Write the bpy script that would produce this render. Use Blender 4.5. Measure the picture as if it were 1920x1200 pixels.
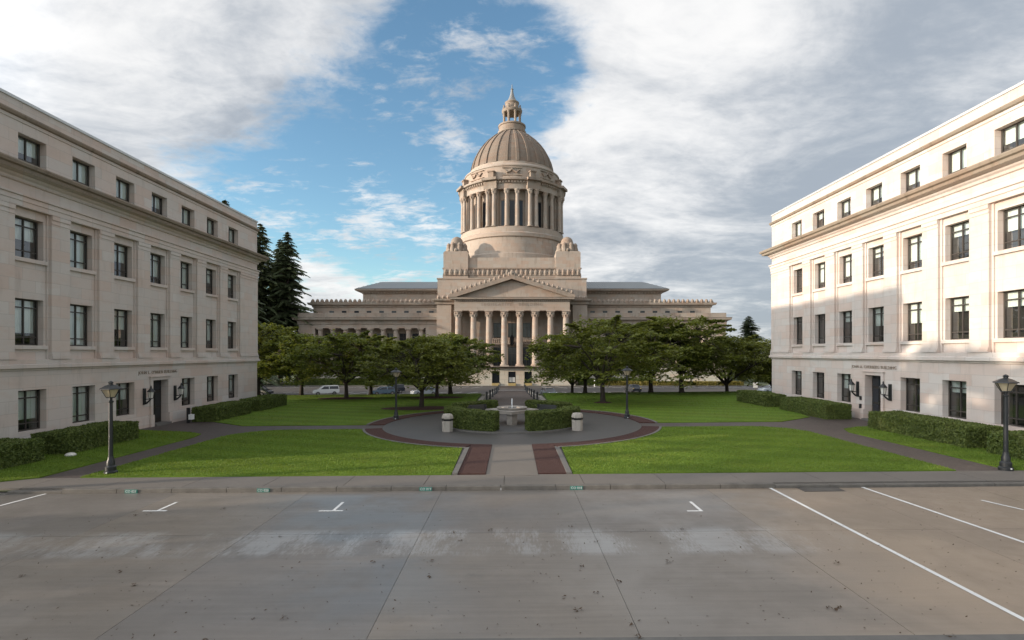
import bpy, bmesh, math, random
import numpy as np
from mathutils import Vector, Matrix, noise as mnoise
R = math.radians
rnd = random.Random(7)
for o in list(bpy.data.objects): bpy.data.objects.remove(o)
S = bpy.context.scene
COL = S.collection
# ------------------------------------------------------------------ camera
CAMH, FPX, HOR = 4.9, 1000.0, 662.0
cd = bpy.data.cameras.new('camera'); cam = bpy.data.objects.new('camera', cd); COL.objects.link(cam)
cam.location = (0, 0, CAMH); cam.rotation_euler = (R(90), 0, 0)
cd.sensor_width = 36; cd.lens = 36 * FPX / 1920; cd.shift_y = (HOR - 600) / 1920
cd.clip_start = .1; cd.clip_end = 6000
S.camera = cam
# ------------------------------------------------------------------ light
SUNV = Vector((50, 12.5, -8.64)).normalized()           # direction the light travels
sl = bpy.data.lights.new('sun', 'SUN'); sl.energy = 3.15; sl.angle = R(.6); sl.color = (1, .84, .67)
so = bpy.data.objects.new('sun', sl); COL.objects.link(so); so.rotation_euler = SUNV.to_track_quat('-Z', 'Y').to_euler()
S.view_settings.view_transform = 'Standard'; S.view_settings.look = 'None'
S.view_settings.exposure = .92; S.view_settings.gamma = 1
S.view_settings.use_curve_mapping = False

def nd(nt, t, **kw):
    n = nt.nodes.new(t)
    for k, v in kw.items():
        if k in n.inputs: n.inputs[k].default_value = v
        else: setattr(n, k, v)
    return n
def mth(nt, op, a, b=None, c=None, clamp=False):
    n = nt.nodes.new('ShaderNodeMath'); n.operation = op; n.use_clamp = clamp
    for i, v in enumerate((a, b, c)):
        if v is None: continue
        if isinstance(v, (int, float)): n.inputs[i].default_value = v
        else: nt.links.new(v, n.inputs[i])
    return n.outputs[0]
def vmth(nt, op, a, b=None):
    n = nt.nodes.new('ShaderNodeVectorMath'); n.operation = op
    for i, v in enumerate((a, b)):
        if v is None: continue
        if isinstance(v, (tuple, list)): n.inputs[i].default_value = v
        else: nt.links.new(v, n.inputs[i])
    return n
def mixc(nt, f, a, b, mode='MIX'):
    n = nt.nodes.new('ShaderNodeMix'); n.data_type = 'RGBA'; n.blend_type = mode
    for s, v in ((n.inputs[0], f), (n.inputs[6], a), (n.inputs[7], b)):
        if isinstance(v, (int, float)): s.default_value = v
        elif isinstance(v, (tuple, list)): s.default_value = tuple(v)[:3] + (1,)
        else: nt.links.new(v, s)
    return n.outputs[2]
def sstep(nt, v, a, b, o0=0., o1=1.):
    n = nt.nodes.new('ShaderNodeMapRange'); n.interpolation_type = 'SMOOTHSTEP'
    nt.links.new(v, n.inputs[0])
    for i, x in zip((1, 2, 3, 4), (a, b, o0, o1)): n.inputs[i].default_value = x
    return n.outputs[0]

def make_world():
    w = bpy.data.worlds.new('World'); S.world = w; w.use_nodes = True
    nt = w.node_tree; nt.nodes.clear(); L = nt.links.new
    sky = nd(nt, 'ShaderNodeTexSky', sky_type='NISHITA', sun_disc=False)
    sky.sun_elevation = R(9.5); sky.sun_rotation = math.atan2(-SUNV.x, -SUNV.y)
    sky.air_density = 1.0; sky.dust_density = .4; sky.ozone_density = 2.0
    tc = nd(nt, 'ShaderNodeTexCoord')
    d = vmth(nt, 'NORMALIZE', tc.outputs['Generated']).outputs[0]
    sp = nd(nt, 'ShaderNodeSeparateXYZ'); L(d, sp.inputs[0])
    z = mth(nt, 'MAXIMUM', sp.outputs[2], 0.0)
    zz = mth(nt, 'ADD', z, .16)
    cb = nd(nt, 'ShaderNodeCombineXYZ')
    L(mth(nt, 'DIVIDE', sp.outputs[0], zz), cb.inputs[0]); L(mth(nt, 'DIVIDE', sp.outputs[1], zz), cb.inputs[1])
    def nz(scale, det, rough, off, sx=1., sy=1., dist=0.):
        m = nd(nt, 'ShaderNodeMapping'); L(cb.outputs[0], m.inputs[0]); m.inputs[1].default_value = off; m.inputs[3].default_value = (sx, sy, 1)
        n = nd(nt, 'ShaderNodeTexNoise', Scale=scale, Detail=det, Roughness=rough, Distortion=dist); L(m.outputs[0], n.inputs[0]); return n.outputs[0]
    n1 = nz(.95, 9, .6, (3.1, 1.7, 0), dist=.35)
    n2 = nz(3.3, 8, .62, (9.2, 4.1, 2), 1.0, 1.25, dist=.35)
    n4 = nz(9.5, 6, .62, (1.2, 7.1, 5), 1.0, 1.5, dist=.4)
    dens = mth(nt, 'ADD', mth(nt, 'ADD', mth(nt, 'MULTIPLY', n1, .46), mth(nt, 'MULTIPLY', n2, .34)), mth(nt, 'MULTIPLY', n4, .20))
    # large-scale layout of the broken cloud deck: openings where the blue shows
    def blob(px, py, rad, amp):
        v = Vector(((px - 960) / FPX, 1, (HOR - py) / FPX)).normalized()
        c = vmth(nt, 'DOT_PRODUCT', d, tuple(v)).outputs['Value']
        return sstep(nt, c, math.cos(rad), 1, 0, amp)
    b = mth(nt, 'ADD', dens, .09)
    for px, py, rad, amp in ((930, 60, .22, -.08), (880, 230, .26, -.10), (760, 330, .28, -.10), (560, 390, .26, -.11), (420, 350, .16, -.06), (800, 450, .2, -.10), (640, 440, .15, -.05),
                             (1010, 130, .12, -.07), (40, 60, .5, .06), (420, 80, .34, .06), (1450, 200, .62, .14), (1250, 520, .34, .15), (620, 560, .12, .17), (1750, 420, .5, .2)):
        b = mth(nt, 'ADD', b, blob(px, py, rad, amp))
    cov = sstep(nt, b, .47, .63)
    n5 = nz(2.3, 8, .64, (14.2, 2.9, 8), 1.0, 1.2, dist=.3)
    puff = sstep(nt, mth(nt, 'ADD', mth(nt, 'MULTIPLY', n5, .62), mth(nt, 'MULTIPLY', n4, .38)), .49, .64, 0, .85)
    cov = mth(nt, 'MAXIMUM', cov, puff)
    n3 = nz(1.5, 8, .6, (5.5, 8.3, 4), 1.0, 1.3, dist=.5)
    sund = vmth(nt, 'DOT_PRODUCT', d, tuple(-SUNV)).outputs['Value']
    th = mth(nt, 'ADD', mth(nt, 'ADD', mth(nt, 'MULTIPLY', b, .35), mth(nt, 'MULTIPLY', n4, .3)), mth(nt, 'MULTIPLY', mth(nt, 'SUBTRACT', n3, .5), 1.5))
    for px, py, rad, amp in ((1750, 420, .42, .22), (1500, 520, .25, .12), (560, 40, .3, .10), (1250, 250, .25, -.12)):
        th = mth(nt, 'ADD', th, blob(px, py, rad, amp))
    thick = sstep(nt, th, .08, .82)
    ccol = mixc(nt, thick, (5.5, 5.45, 5.4), (2.2, 2.46, 2.82))
    # clouds turned to the sun are brighter than those opposite it
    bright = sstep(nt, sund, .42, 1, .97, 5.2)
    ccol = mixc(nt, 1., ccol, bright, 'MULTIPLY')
    skc = mixc(nt, 1., sky.outputs[0], (1.25, 1.42, 1.42), 'MULTIPLY')
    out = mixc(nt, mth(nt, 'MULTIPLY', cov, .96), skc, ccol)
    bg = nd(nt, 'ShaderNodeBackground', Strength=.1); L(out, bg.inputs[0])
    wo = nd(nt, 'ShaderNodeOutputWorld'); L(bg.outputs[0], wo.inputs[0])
make_world()

# ------------------------------------------------------------------ materials
MATS = {}
def new_mat(name):
    m = bpy.data.materials.new(name); m.use_nodes = True; MATS[name] = m
    nt = m.node_tree; bs = nt.nodes['Principled BSDF']; return m, nt, bs
def pos(nt): return nt.nodes.new('ShaderNodeNewGeometry').outputs['Position']
def noise_n(nt, vec, scale, det=5, rough=.55, sc=(1, 1, 1)):
    mp = nd(nt, 'ShaderNodeMapping'); nt.links.new(vec, mp.inputs[0]); mp.inputs[3].default_value = sc
    n = nd(nt, 'ShaderNodeTexNoise', Scale=scale, Detail=det, Roughness=rough); nt.links.new(mp.outputs[0], n.inputs[0]); return n.outputs[0]
def bump(nt, bs, h, strength=.3, dist=.02):
    b = nd(nt, 'ShaderNodeBump', Strength=strength, Distance=dist); nt.links.new(h, b.inputs['Height']); nt.links.new(b.outputs[0], bs.inputs['Normal'])
def simple(name, col, rough=.7, metal=0, var=.15, scale=3, bmp=0, spec=.5):
    m, nt, bs = new_mat(name); p = pos(nt)
    n = noise_n(nt, p, scale)
    c = mixc(nt, n, [x * (1 - var) for x in col], [min(1, x * (1 + var)) for x in col])
    nt.links.new(c, bs.inputs['Base Color']); bs.inputs['Roughness'].default_value = rough; bs.inputs['Metallic'].default_value = metal
    bs.inputs['Specular IOR Level'].default_value = spec
    if bmp: bump(nt, bs, noise_n(nt, p, scale * 8), bmp)
    return m
def stone(name, col, bw=1.5, rh=.62, joint=.35, stain=.35, pink=.5, mort=.008, stain_col=(.13, .11, .085)):
    m, nt, bs = new_mat(name); p = pos(nt); L = nt.links.new
    sp = nd(nt, 'ShaderNodeSeparateXYZ'); L(p, sp.inputs[0])
    cb = nd(nt, 'ShaderNodeCombineXYZ'); L(mth(nt, 'ADD', sp.outputs[0], sp.outputs[1]), cb.inputs[0]); L(sp.outputs[2], cb.inputs[1])
    br = nd(nt, 'ShaderNodeTexBrick'); L(cb.outputs[0], br.inputs[0])
    br.inputs['Scale'].default_value = 1; br.inputs['Brick Width'].default_value = bw; br.inputs['Row Height'].default_value = rh
    br.inputs['Mortar Size'].default_value = mort; br.inputs['Mortar Smooth'].default_value = .6; br.offset = .5
    br.inputs['Color1'].default_value = (0, 0, 0, 1); br.inputs['Color2'].default_value = (1, 1, 1, 1); br.inputs['Mortar'].default_value = (.5, .5, .5, 1)
    v = nd(nt, 'ShaderNodeSeparateColor'); L(br.outputs['Color'], v.inputs[0])
    warm = [col[0] * 1.04, col[1] * .95, col[2] * .91]; cool = [col[0] * .93, col[1] * .95, col[2] * .96]
    c = mixc(nt, v.outputs[0], cool, warm)
    c = mixc(nt, sstep(nt, v.outputs[0], .72, 1, 0, pink), c, [col[0] * .90, col[1] * .77, col[2] * .71])
    c = mixc(nt, sstep(nt, v.outputs[0], .22, 0, 0, .5), c, [min(.8, x * 1.12) for x in col])
    c = mixc(nt, mth(nt, 'MULTIPLY', sstep(nt, noise_n(nt, p, .9, 6, .6, (1, 1, 2.6)), .45, .75), pink), c, [col[0] * .96, col[1] * .80, col[2] * .72])
    c = mixc(nt, mth(nt, 'MULTIPLY', br.outputs['Fac'], joint), c, [x * .45 for x in col])
    # weather streaks running down
    st = sstep(nt, noise_n(nt, p, 1.6, 7, .62, (1, 1, .22)), .52, .78)
    c = mixc(nt, mth(nt, 'MULTIPLY', st, stain), c, stain_col)
    st2 = sstep(nt, noise_n(nt, p, .33, 8, .66, (1, 1, .5)), .5, .72)
    c = mixc(nt, mth(nt, 'MULTIPLY', st2, stain * .75), c, [x * .5 for x in col])
    c = mixc(nt, noise_n(nt, p, 14, 4), mixc(nt, 1., c, (.93, .93, .93), 'MULTIPLY'), c)
    L(c, bs.inputs['Base Color']); bs.inputs['Roughness'].default_value = .85; bs.inputs['Specular IOR Level'].default_value = .25
    bump(nt, bs, mth(nt, 'ADD', noise_n(nt, p, 9, 6), mth(nt, 'MULTIPLY', br.outputs['Fac'], -.8)), .25, .012)
    return m
stone('sandstone', (.565, .515, .475), stain=.24, joint=.5, mort=.011)
stone('sandstone_mossy', (.25, .21, .165), stain=.75, joint=.3, stain_col=(.07, .06, .04))
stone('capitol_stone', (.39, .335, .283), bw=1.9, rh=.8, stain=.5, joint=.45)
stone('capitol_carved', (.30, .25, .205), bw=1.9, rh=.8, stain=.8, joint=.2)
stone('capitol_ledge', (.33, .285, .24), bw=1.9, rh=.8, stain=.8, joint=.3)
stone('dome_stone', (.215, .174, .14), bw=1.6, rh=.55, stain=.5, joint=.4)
stone('rusticated_stone', (.50, .475, .40), bw=2.2, rh=1.05, stain=.15, joint=.85, mort=.03)
simple('room_dark', (.028, .027, .026), .9)
simple('window_metal', (.045, .038, .032), .5, var=.2)
simple('blind', (.72, .78, .74), .8, var=.06, scale=1)
simple('black_metal', (.018, .02, .022), .42, var=.3)
simple('door_wood', (.022, .018, .015), .45, var=.3)
simple('bark', (.045, .035, .028), .95, var=.4, scale=6, bmp=.8)
simple('bronze_letters', (.27, .22, .175), .6)
simple('kerb_stone', (.115, .105, .092), .85, var=.55, scale=2.5, bmp=.3)
simple('edging_concrete', (.125, .118, .108), .85, var=.25, scale=3, bmp=.3)
simple('aggregate', (.40, .365, .32), .9, var=.25, scale=40, bmp=.5)
simple('bin_bag', (.012, .012, .013), .3)
def worn_paint():
    m, nt, bs = new_mat('paint_white'); p = pos(nt)
    c = mixc(nt, sstep(nt, noise_n(nt, p, 7, 8, .75), .56, .72, 0, .7), (.70, .70, .68), (.24, .23, .21)); c = mixc(nt, sstep(nt, noise_n(nt, p, 1.5, 4), .3, .7, 0, .3), c, (.45, .44, .42))
    nt.links.new(c, bs.inputs['Base Color']); bs.inputs['Roughness'].default_value = .7
worn_paint()
simple('paint_teal', (.02, .16, .13), .6, var=.2)
simple('roof_metal', (.23, .25, .26), .45, var=.12, metal=.25)
simple('coping_metal', (.52, .53, .53), .4, metal=.3, var=.08)
simple('lead_grey', (.22, .22, .215), .5, metal=.3)
simple('tyre', (.015, .015, .015), .8)
simple('chrome', (.6, .6, .62), .2, metal=1, var=.03)
simple('lamp_glass', (.48, .40, .27), .3, var=.1)
simple('frost_glass', (.62, .60, .55), .35, var=.06)
simple('fountain_stone', (.27, .245, .215), .85, var=.3, scale=4, bmp=.4)
simple('water', (.35, .33, .30), .06, var=.2, scale=6)
simple('water_jet', (.8, .84, .87), .2, var=.05)
simple('yellow_paint', (.36, .27, .11), .6)
simple('notice_white', (.75, .75, .73), .7, var=.03)
def glass():
    m, nt, bs = new_mat('window_glass'); nt.nodes.remove(bs); L = nt.links.new
    fr = nd(nt, 'ShaderNodeFresnel', IOR=1.5); gl = nd(nt, 'ShaderNodeBsdfGlossy', Roughness=.02); gl.inputs[0].default_value = (.95, .97, 1, 1)
    tr = nd(nt, 'ShaderNodeBsdfTransparent'); tr.inputs[0].default_value = (.93, .96, .95, 1)
    b = nd(nt, 'ShaderNodeBump', Strength=.06, Distance=.05); L(noise_n(nt, pos(nt), .7, 2), b.inputs['Height']); L(b.outputs[0], gl.inputs['Normal'])
    mx = nd(nt, 'ShaderNodeMixShader'); L(mth(nt, 'MULTIPLY_ADD', fr.outputs[0], 1.8, .06, True), mx.inputs[0]); L(tr.outputs[0], mx.inputs[1]); L(gl.outputs[0], mx.inputs[2])
    L(mx.outputs[0], nt.nodes['Material Output'].inputs[0])
glass()
simple('dark_glass', (.02, .024, .03), .08, var=.2)
def leafy(name, dark, light, yellow, ymix=.12, trans=.25):
    m, nt, bs = new_mat(name); L = nt.links.new
    p = pos(nt); n = noise_n(nt, p, 1.1, 4); n2 = noise_n(nt, p, 7, 3)
    c = mixc(nt, sstep(nt, n2, .3, .7), dark, light)
    c = mixc(nt, mth(nt, 'MULTIPLY', sstep(nt, n, .5, .72), ymix * 4, None, True), c, yellow)
    oi = nd(nt, 'ShaderNodeObjectInfo'); c = mixc(nt, mth(nt, 'MULTIPLY', oi.outputs['Random'], ymix * 2.6, None, True), c, yellow)
    L(c, bs.inputs['Base Color']); bs.inputs['Roughness'].default_value = .6; bs.inputs['Specular IOR Level'].default_value = .3
    t = nd(nt, 'ShaderNodeBsdfTranslucent'); L(mixc(nt, 1., c, (1.25, 1.2, .6), 'MULTIPLY'), t.inputs[0])
    mx = nd(nt, 'ShaderNodeMixShader'); mx.inputs[0].default_value = trans
    L(bs.outputs[0], mx.inputs[1]); L(t.outputs[0], mx.inputs[2]); L(mx.outputs[0], nt.nodes['Material Output'].inputs[0])
leafy('cherry_leaf', (.078, .11, .024), (.18, .21, .048), (.25, .215, .05), .08, .38)
leafy('fir_needle', (.045, .066, .034), (.11, .135, .06), (.06, .07, .03), .05, .1)
leafy('hedge_leaf', (.055, .085, .02), (.14, .18, .042), (.11, .10, .03), .06, .15)
leafy('hedge_yellow', (.09, .085, .02), (.20, .17, .035), (.26, .19, .04), .1, .15)
leafy('grass_blade', (.10, .175, .018), (.165, .26, .034), (.205, .215, .05), .10, .3)
def turf():
    m, nt, bs = new_mat('turf'); p = pos(nt)
    c = mixc(nt, noise_n(nt, p, 30, 4, .7), (.085, .15, .015), (.14, .225, .026))
    c = mixc(nt, sstep(nt, noise_n(nt, p, .35, 4), .4, .7), c, (.115, .165, .022))
    nt.links.new(c, bs.inputs['Base Color']); bs.inputs['Roughness'].default_value = .85; bs.inputs['Specular IOR Level'].default_value = .15
    bump(nt, bs, noise_n(nt, p, 45, 3, .7), .8, .04)
turf()
def mow_lines(name, w):
    # mower passes leave the blades leaning alternately
    nt = MATS[name].node_tree; bs = nt.nodes['Principled BSDF']; src = bs.inputs['Base Color'].links[0].from_socket
    sp = nd(nt, 'ShaderNodeSeparateXYZ'); nt.links.new(pos(nt), sp.inputs[0])
    q = mth(nt, 'SINE', mth(nt, 'MULTIPLY', mth(nt, 'ADD', mth(nt, 'MULTIPLY', sp.outputs[0], .35), sp.outputs[1]), 2 * math.pi / w))
    nt.links.new(mixc(nt, sstep(nt, q, -.35, .35, 0, 1), src, mixc(nt, 1., src, (.84, .87, .84), 'MULTIPLY')), bs.inputs['Base Color'])
mow_lines('turf', 2.2); mow_lines('grass_blade', 2.2)
def mulch():
    m, nt, bs = new_mat('mulch'); p = pos(nt)
    c = mixc(nt, noise_n(nt, p, 26, 5, .75), (.012, .006, .005), (.095, .030, .021))
    nt.links.new(c, bs.inputs['Base Color']); bs.inputs['Roughness'].default_value = .95
    bump(nt, bs, noise_n(nt, p, 30, 4, .75), 1., .06)
mulch()
def concrete(name, col, wet=False, road=False):
    m, nt, bs = new_mat(name); p = pos(nt); L = nt.links.new
    oi = nd(nt, 'ShaderNodeObjectInfo')
    c = mixc(nt, noise_n(nt, p, .5, 7, .62), [x * .78 for x in col], [x * 1.2 for x in col])
    c = mixc(nt, oi.outputs['Random'], mixc(nt, 1., c, (.90, .91, .93), 'MULTIPLY'), mixc(nt, 1., c, (1.08, 1.04, .98), 'MULTIPLY'))
    c = mixc(nt, noise_n(nt, p, 55, 3, .7), mixc(nt, 1., c, (.86, .86, .86), 'MULTIPLY'), mixc(nt, 1., c, (1.1, 1.1, 1.1), 'MULTIPLY'))
    rough = .62
    if road:
        sp = nd(nt, 'ShaderNodeSeparateXYZ'); L(p, sp.inputs[0])
        # worn pale strip of old paint along the lane joint, dragged by tyres
        nn = noise_n(nt, p, .55, 4, .6, (1.2, .4, 1)); nb = noise_n(nt, p, 9.0, 8, .75, (2.2, .42, 1))
        band = mth(nt, 'MULTIPLY', sstep(nt, sp.outputs[1], 13.1, 13.6), sstep(nt, sp.outputs[1], 15.0, 15.5, 1, 0))
        band = mth(nt, 'MULTIPLY', band, sstep(nt, sp.outputs[0], 7.5, 10, 1, 0))
        wear = sstep(nt, mth(nt, 'ADD', mth(nt, 'MULTIPLY', nn, .6), mth(nt, 'MULTIPLY', nb, .4)), .455, .56)
        c = mixc(nt, mth(nt, 'MULTIPLY', mth(nt, 'MULTIPLY', band, wear), .55), c, (.34, .34, .335))
        # long brushed streaks, oily patches
        c = mixc(nt, mth(nt, 'MULTIPLY', sstep(nt, noise_n(nt, p, .55, 6, .65), .60, .78), .5), c, (.075, .07, .066))
        c = mixc(nt, sstep(nt, noise_n(nt, p, 3, 5, .6, (.15, 3.2, 1)), .35, .75), c, mixc(nt, 1., c, (.86, .855, .85), 'MULTIPLY'))
        # warm low sunlight painted into the colour of the far right slabs
        c = mixc(nt, mth(nt, 'MULTIPLY', sstep(nt, mth(nt, 'ADD', sp.outputs[0], mth(nt, 'MULTIPLY', noise_n(nt, p, .5, 4), 6)), 8.5, 13), .55), c, (.235, .175, .12))
        rr = sstep(nt, noise_n(nt, p, .28, 5, .6), .4, .66, .30, .62); L(rr, bs.inputs['Roughness'])
    else: bs.inputs['Roughness'].default_value = .5 if wet else .8
    L(c, bs.inputs['Base Color'])
    bump(nt, bs, noise_n(nt, p, 60, 4, .7), .2, .01)
concrete('road_concrete', (.178, .16, .142), road=True)
concrete('walk_concrete', (.142, .127, .112))
concrete('plaza_concrete', (.066, .064, .063), wet=True)
concrete('asphalt', (.068, .063, .06))
def paver():
    m, nt, bs = new_mat('brick_paver'); p = pos(nt); L = nt.links.new
    br = nd(nt, 'ShaderNodeTexBrick'); L(p, br.inputs[0]); br.inputs['Scale'].default_value = 1
    br.inputs['Brick Width'].default_value = .24; br.inputs['Row Height'].default_value = .12; br.inputs['Mortar Size'].default_value = .008
    br.inputs['Color1'].default_value = (.058, .045, .040, 1); br.inputs['Color2'].default_value = (.085, .067, .060, 1); br.inputs['Mortar'].default_value = (.035, .03, .028, 1)
    c = mixc(nt, noise_n(nt, p, .7, 5), mixc(nt, 1., br.outputs[0], (.8, .8, .8), 'MULTIPLY'), mixc(nt, 1., br.outputs[0], (1.15, 1.12, 1.1), 'MULTIPLY'))
    L(c, bs.inputs['Base Color']); bs.inputs['Roughness'].default_value = .6
    bump(nt, bs, mth(nt, 'MULTIPLY', br.outputs['Fac'], -1.), .4, .01)
paver()
simple('earth', (.07, .085, .03), .95, var=.4, scale=.4)
def carpaint(name, col):
    m = simple(name, col, .25, metal=.2, var=.03); m.node_tree.nodes['Principled BSDF'].inputs['Coat Weight'].default_value = .6; return m
for n_, c_ in (('paint_car_white', (.66, .66, .65)), ('paint_car_blue', (.10, .15, .20)), ('paint_car_silver', (.36, .39, .42)), ('paint_car_dark', (.025, .03, .04)), ('paint_car_grey', (.13, .15, .17))): carpaint(n_, c_)

# ------------------------------------------------------------------ mesh helpers
class MB:
    def __init__(s): s.v = []; s.f = []; s.m = []
    def add(s, vs, fs, mi=0):
        b = len(s.v); s.v += [tuple(v) for v in vs]; s.f += [tuple(i + b for i in f) for f in fs]; s.m += [mi] * len(fs); return s
    def box(s, x0, x1, y0, y1, z0, z1, mi=0):
        return s.add([(x0, y0, z0), (x1, y0, z0), (x1, y1, z0), (x0, y1, z0), (x0, y0, z1), (x1, y0, z1), (x1, y1, z1), (x0, y1, z1)],
                     [(0, 3, 2, 1), (4, 5, 6, 7), (0, 1, 5, 4), (1, 2, 6, 5), (2, 3, 7, 6), (3, 0, 4, 7)], mi)
    def quad(s, a, b, c, d, mi=0): return s.add([a, b, c, d], [(0, 1, 2, 3)], mi)
    def lathe(s, prof, n=24, c=(0, 0, 0), mi=0, a0=0., a1=2 * math.pi, cap=True, ph=0.):
        full = abs(a1 - a0 - 2 * math.pi) < 1e-6; k = n if full else n + 1; vs = []; fs = []
        for r, z in prof:
            for i in range(k):
                a = a0 + (a1 - a0) * i / n + ph; vs.append((c[0] + r * math.cos(a), c[1] + r * math.sin(a), c[2] + z))
        for j in range(len(prof) - 1):
            for i in range(n if full else n):
                i2 = (i + 1) % k; fs.append((j * k + i, j * k + i2, (j + 1) * k + i2, (j + 1) * k + i))
        if cap and full:
            fs.append(tuple(range(k - 1, -1, -1))); fs.append(tuple((len(prof) - 1) * k + i for i in range(k)))
        return s.add(vs, fs, mi)
    def sweep_rect(s, x0, x1, y0, y1, prof, mi=0):
        vs = []; n = len(prof)
        for o, z in prof: vs += [(x0 - o, y0 - o, z), (x1 + o, y0 - o, z), (x1 + o, y1 + o, z), (x0 - o, y1 + o, z)]
        fs = []
        for j in range(n - 1):
            for i in range(4): fs.append((j * 4 + i, j * 4 + (i + 1) % 4, (j + 1) * 4 + (i + 1) % 4, (j + 1) * 4 + i))
        return s.add(vs, fs, mi)
    def prism(s, poly, z0, z1, zf=None, mi=0):                 # vertical extrusion of a plan outline
        n = len(poly); g = zf or (lambda x, y: 0)
        vs = [(x, y, z0 + g(x, y)) for x, y in poly] + [(x, y, z1 + g(x, y)) for x, y in poly]
        return s.add(vs, [tuple(range(n - 1, -1, -1)), tuple(range(n, 2 * n))] + [(i, (i + 1) % n, n + (i + 1) % n, n + i) for i in range(n)], mi)
    def xprism(s, poly, y0, y1, mi=0):                         # outline in x,z extruded along y
        n = len(poly); vs = [(x, y0, z) for x, z in poly] + [(x, y1, z) for x, z in poly]
        return s.add(vs, [tuple(range(n)), tuple(range(2 * n - 1, n - 1, -1))] + [(i, n + i, n + (i + 1) % n, (i + 1) % n) for i in range(n)], mi)
    def tube(s, pts, rad, n=7, mi=0):
        vs = []; fs = []; k = len(pts)
        for j, p in enumerate(pts):
            p = Vector(p); t = (Vector(pts[min(j + 1, k - 1)]) - Vector(pts[max(j - 1, 0)])).normalized()
            u = t.cross(Vector((.31, .95, .1))).normalized(); w = t.cross(u)
            for i in range(n):
                a = 2 * math.pi * i / n; vs.append(p + (u * math.cos(a) + w * math.sin(a)) * rad[j])
        for j in range(k - 1):
            for i in range(n): fs.append((j * n + i, j * n + (i + 1) % n, (j + 1) * n + (i + 1) % n, (j + 1) * n + i))
        fs.append(tuple(range((k - 1) * n, k * n)))
        return s.add(vs, fs, mi)
    def mesh(s, name, mats, smooth=False):
        me = bpy.data.meshes.new(name); me.from_pydata(s.v, [], s.f)
        for m in ([mats] if isinstance(mats, str) else mats): me.materials.append(MATS[m])
        me.polygons.foreach_set('material_index', s.m)
        bm = bmesh.new(); bm.from_mesh(me); bmesh.ops.recalc_face_normals(bm, faces=bm.faces); bm.to_mesh(me); bm.free()
        if smooth:
            me.polygons.foreach_set('use_smooth', [True] * len(me.polygons)); me.set_sharp_from_angle(angle=R(38))
        return me
    def build(s, name, mats, parent=None, loc=(0, 0, 0), smooth=False, rz=0.):
        return ob(name, s.mesh(name, mats, smooth), parent, loc, rz)
def ob(name, me, parent=None, loc=(0, 0, 0), rz=0., sc=None):
    o = bpy.data.objects.new(name, me); COL.objects.link(o); o.location = loc; o.rotation_euler = (0, 0, rz)
    if sc: o.scale = sc if not isinstance(sc, (int, float)) else (sc, sc, sc)
    if parent: o.parent = parent
    return o
def tag(o, label, cat, group=None):
    o['label'] = label; o['category'] = cat
    if group: o['group'] = group
    return o
def empty(name, loc=(0, 0, 0), rz=0.): return ob(name, None, None, loc, rz)
def struct(o, kind='structure'): o['kind'] = kind; return o
def copytree(src, loc, rz=0., sc=None):
    c = src.copy(); COL.objects.link(c); c.location = loc; c.rotation_euler = (0, 0, rz)
    if sc: c.scale = (sc, sc, sc)
    for ch in list(src.children):
        d = ch.copy(); COL.objects.link(d); d.parent = c
        for g in list(ch.children):
            e = g.copy(); COL.objects.link(e); e.parent = d
    return c
def text_mesh(body, size, depth=.02, mat='bronze_letters', spacing=1.1):
    cu = bpy.data.curves.new('lettering', 'FONT'); cu.body = body; cu.size = size; cu.extrude = depth; cu.align_x = 'CENTER'; cu.align_y = 'CENTER'; cu.space_character = spacing; cu.resolution_u = 2
    t = bpy.data.objects.new('t', cu); COL.objects.link(t)
    me = bpy.data.meshes.new_from_object(t.evaluated_get(bpy.context.evaluated_depsgraph_get()))
    bpy.data.objects.remove(t); me.name = 'lettering'; me.materials.clear(); me.materials.append(MATS[mat]); return me
TILT = .008
def gz(x, y=0): return TILT * max(-60, min(60, x))
def un(px, py, zo=0.):
    dx = px - 960; Y = (CAMH - zo) / ((py - HOR) / FPX + TILT * dx / FPX); return dx * Y / FPX, Y

# ------------------------------------------------------------------ ground
ZL = -2.4
def make_ground():
    m = MB(); xs = [-2500, -60, 60, 2500]
    def patch(x0, x1, y0, y1, f):
        m.quad((x0, y0, f(x0, y0)), (x1, y0, f(x1, y0)), (x1, y1, f(x1, y1)), (x0, y1, f(x0, y1)))
    g = lambda x, y: gz(x) - .06
    for a, b in zip(xs[:-1], xs[1:]): patch(a, b, 19.7, 52, g); patch(a, b, -800, 19.7, lambda x, y: gz(x) - .32)
    xs2 = [-2500, -60, -3.3]
    for sg in (1, -1):
        for a, b in zip(xs2[:-1], xs2[1:]):
            a_, b_ = sorted((a * sg, b * sg)); patch(a_, b_, 52, 64.6, g)
            n = 8
            for i in range(n):
                def h(x, y):
                    t = min(1, max(0, (y - 64.6) / 8.4)); t = t * t * (3 - 2 * t); return (gz(x) - .06) * (1 - t) + (ZL - .02) * t
                y0 = 64.6 + 8.4 * i / n; patch(a_, b_, y0, y0 + 8.4 / n, h)
    patch(-2500, 2500, 73, 3000, lambda x, y: ZL - .02)
    struct(m.build('ground', 'earth'))
make_ground()
def rect(name, x0, x1, y0, y1, z, mat, kind=True):
    m = MB(); m.prism([(x0, y0), (x1, y0), (x1, y1), (x0, y1)], z - .04, z, gz)
    o = m.build(name, mat)
    if kind: struct(o)
    return o
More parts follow.
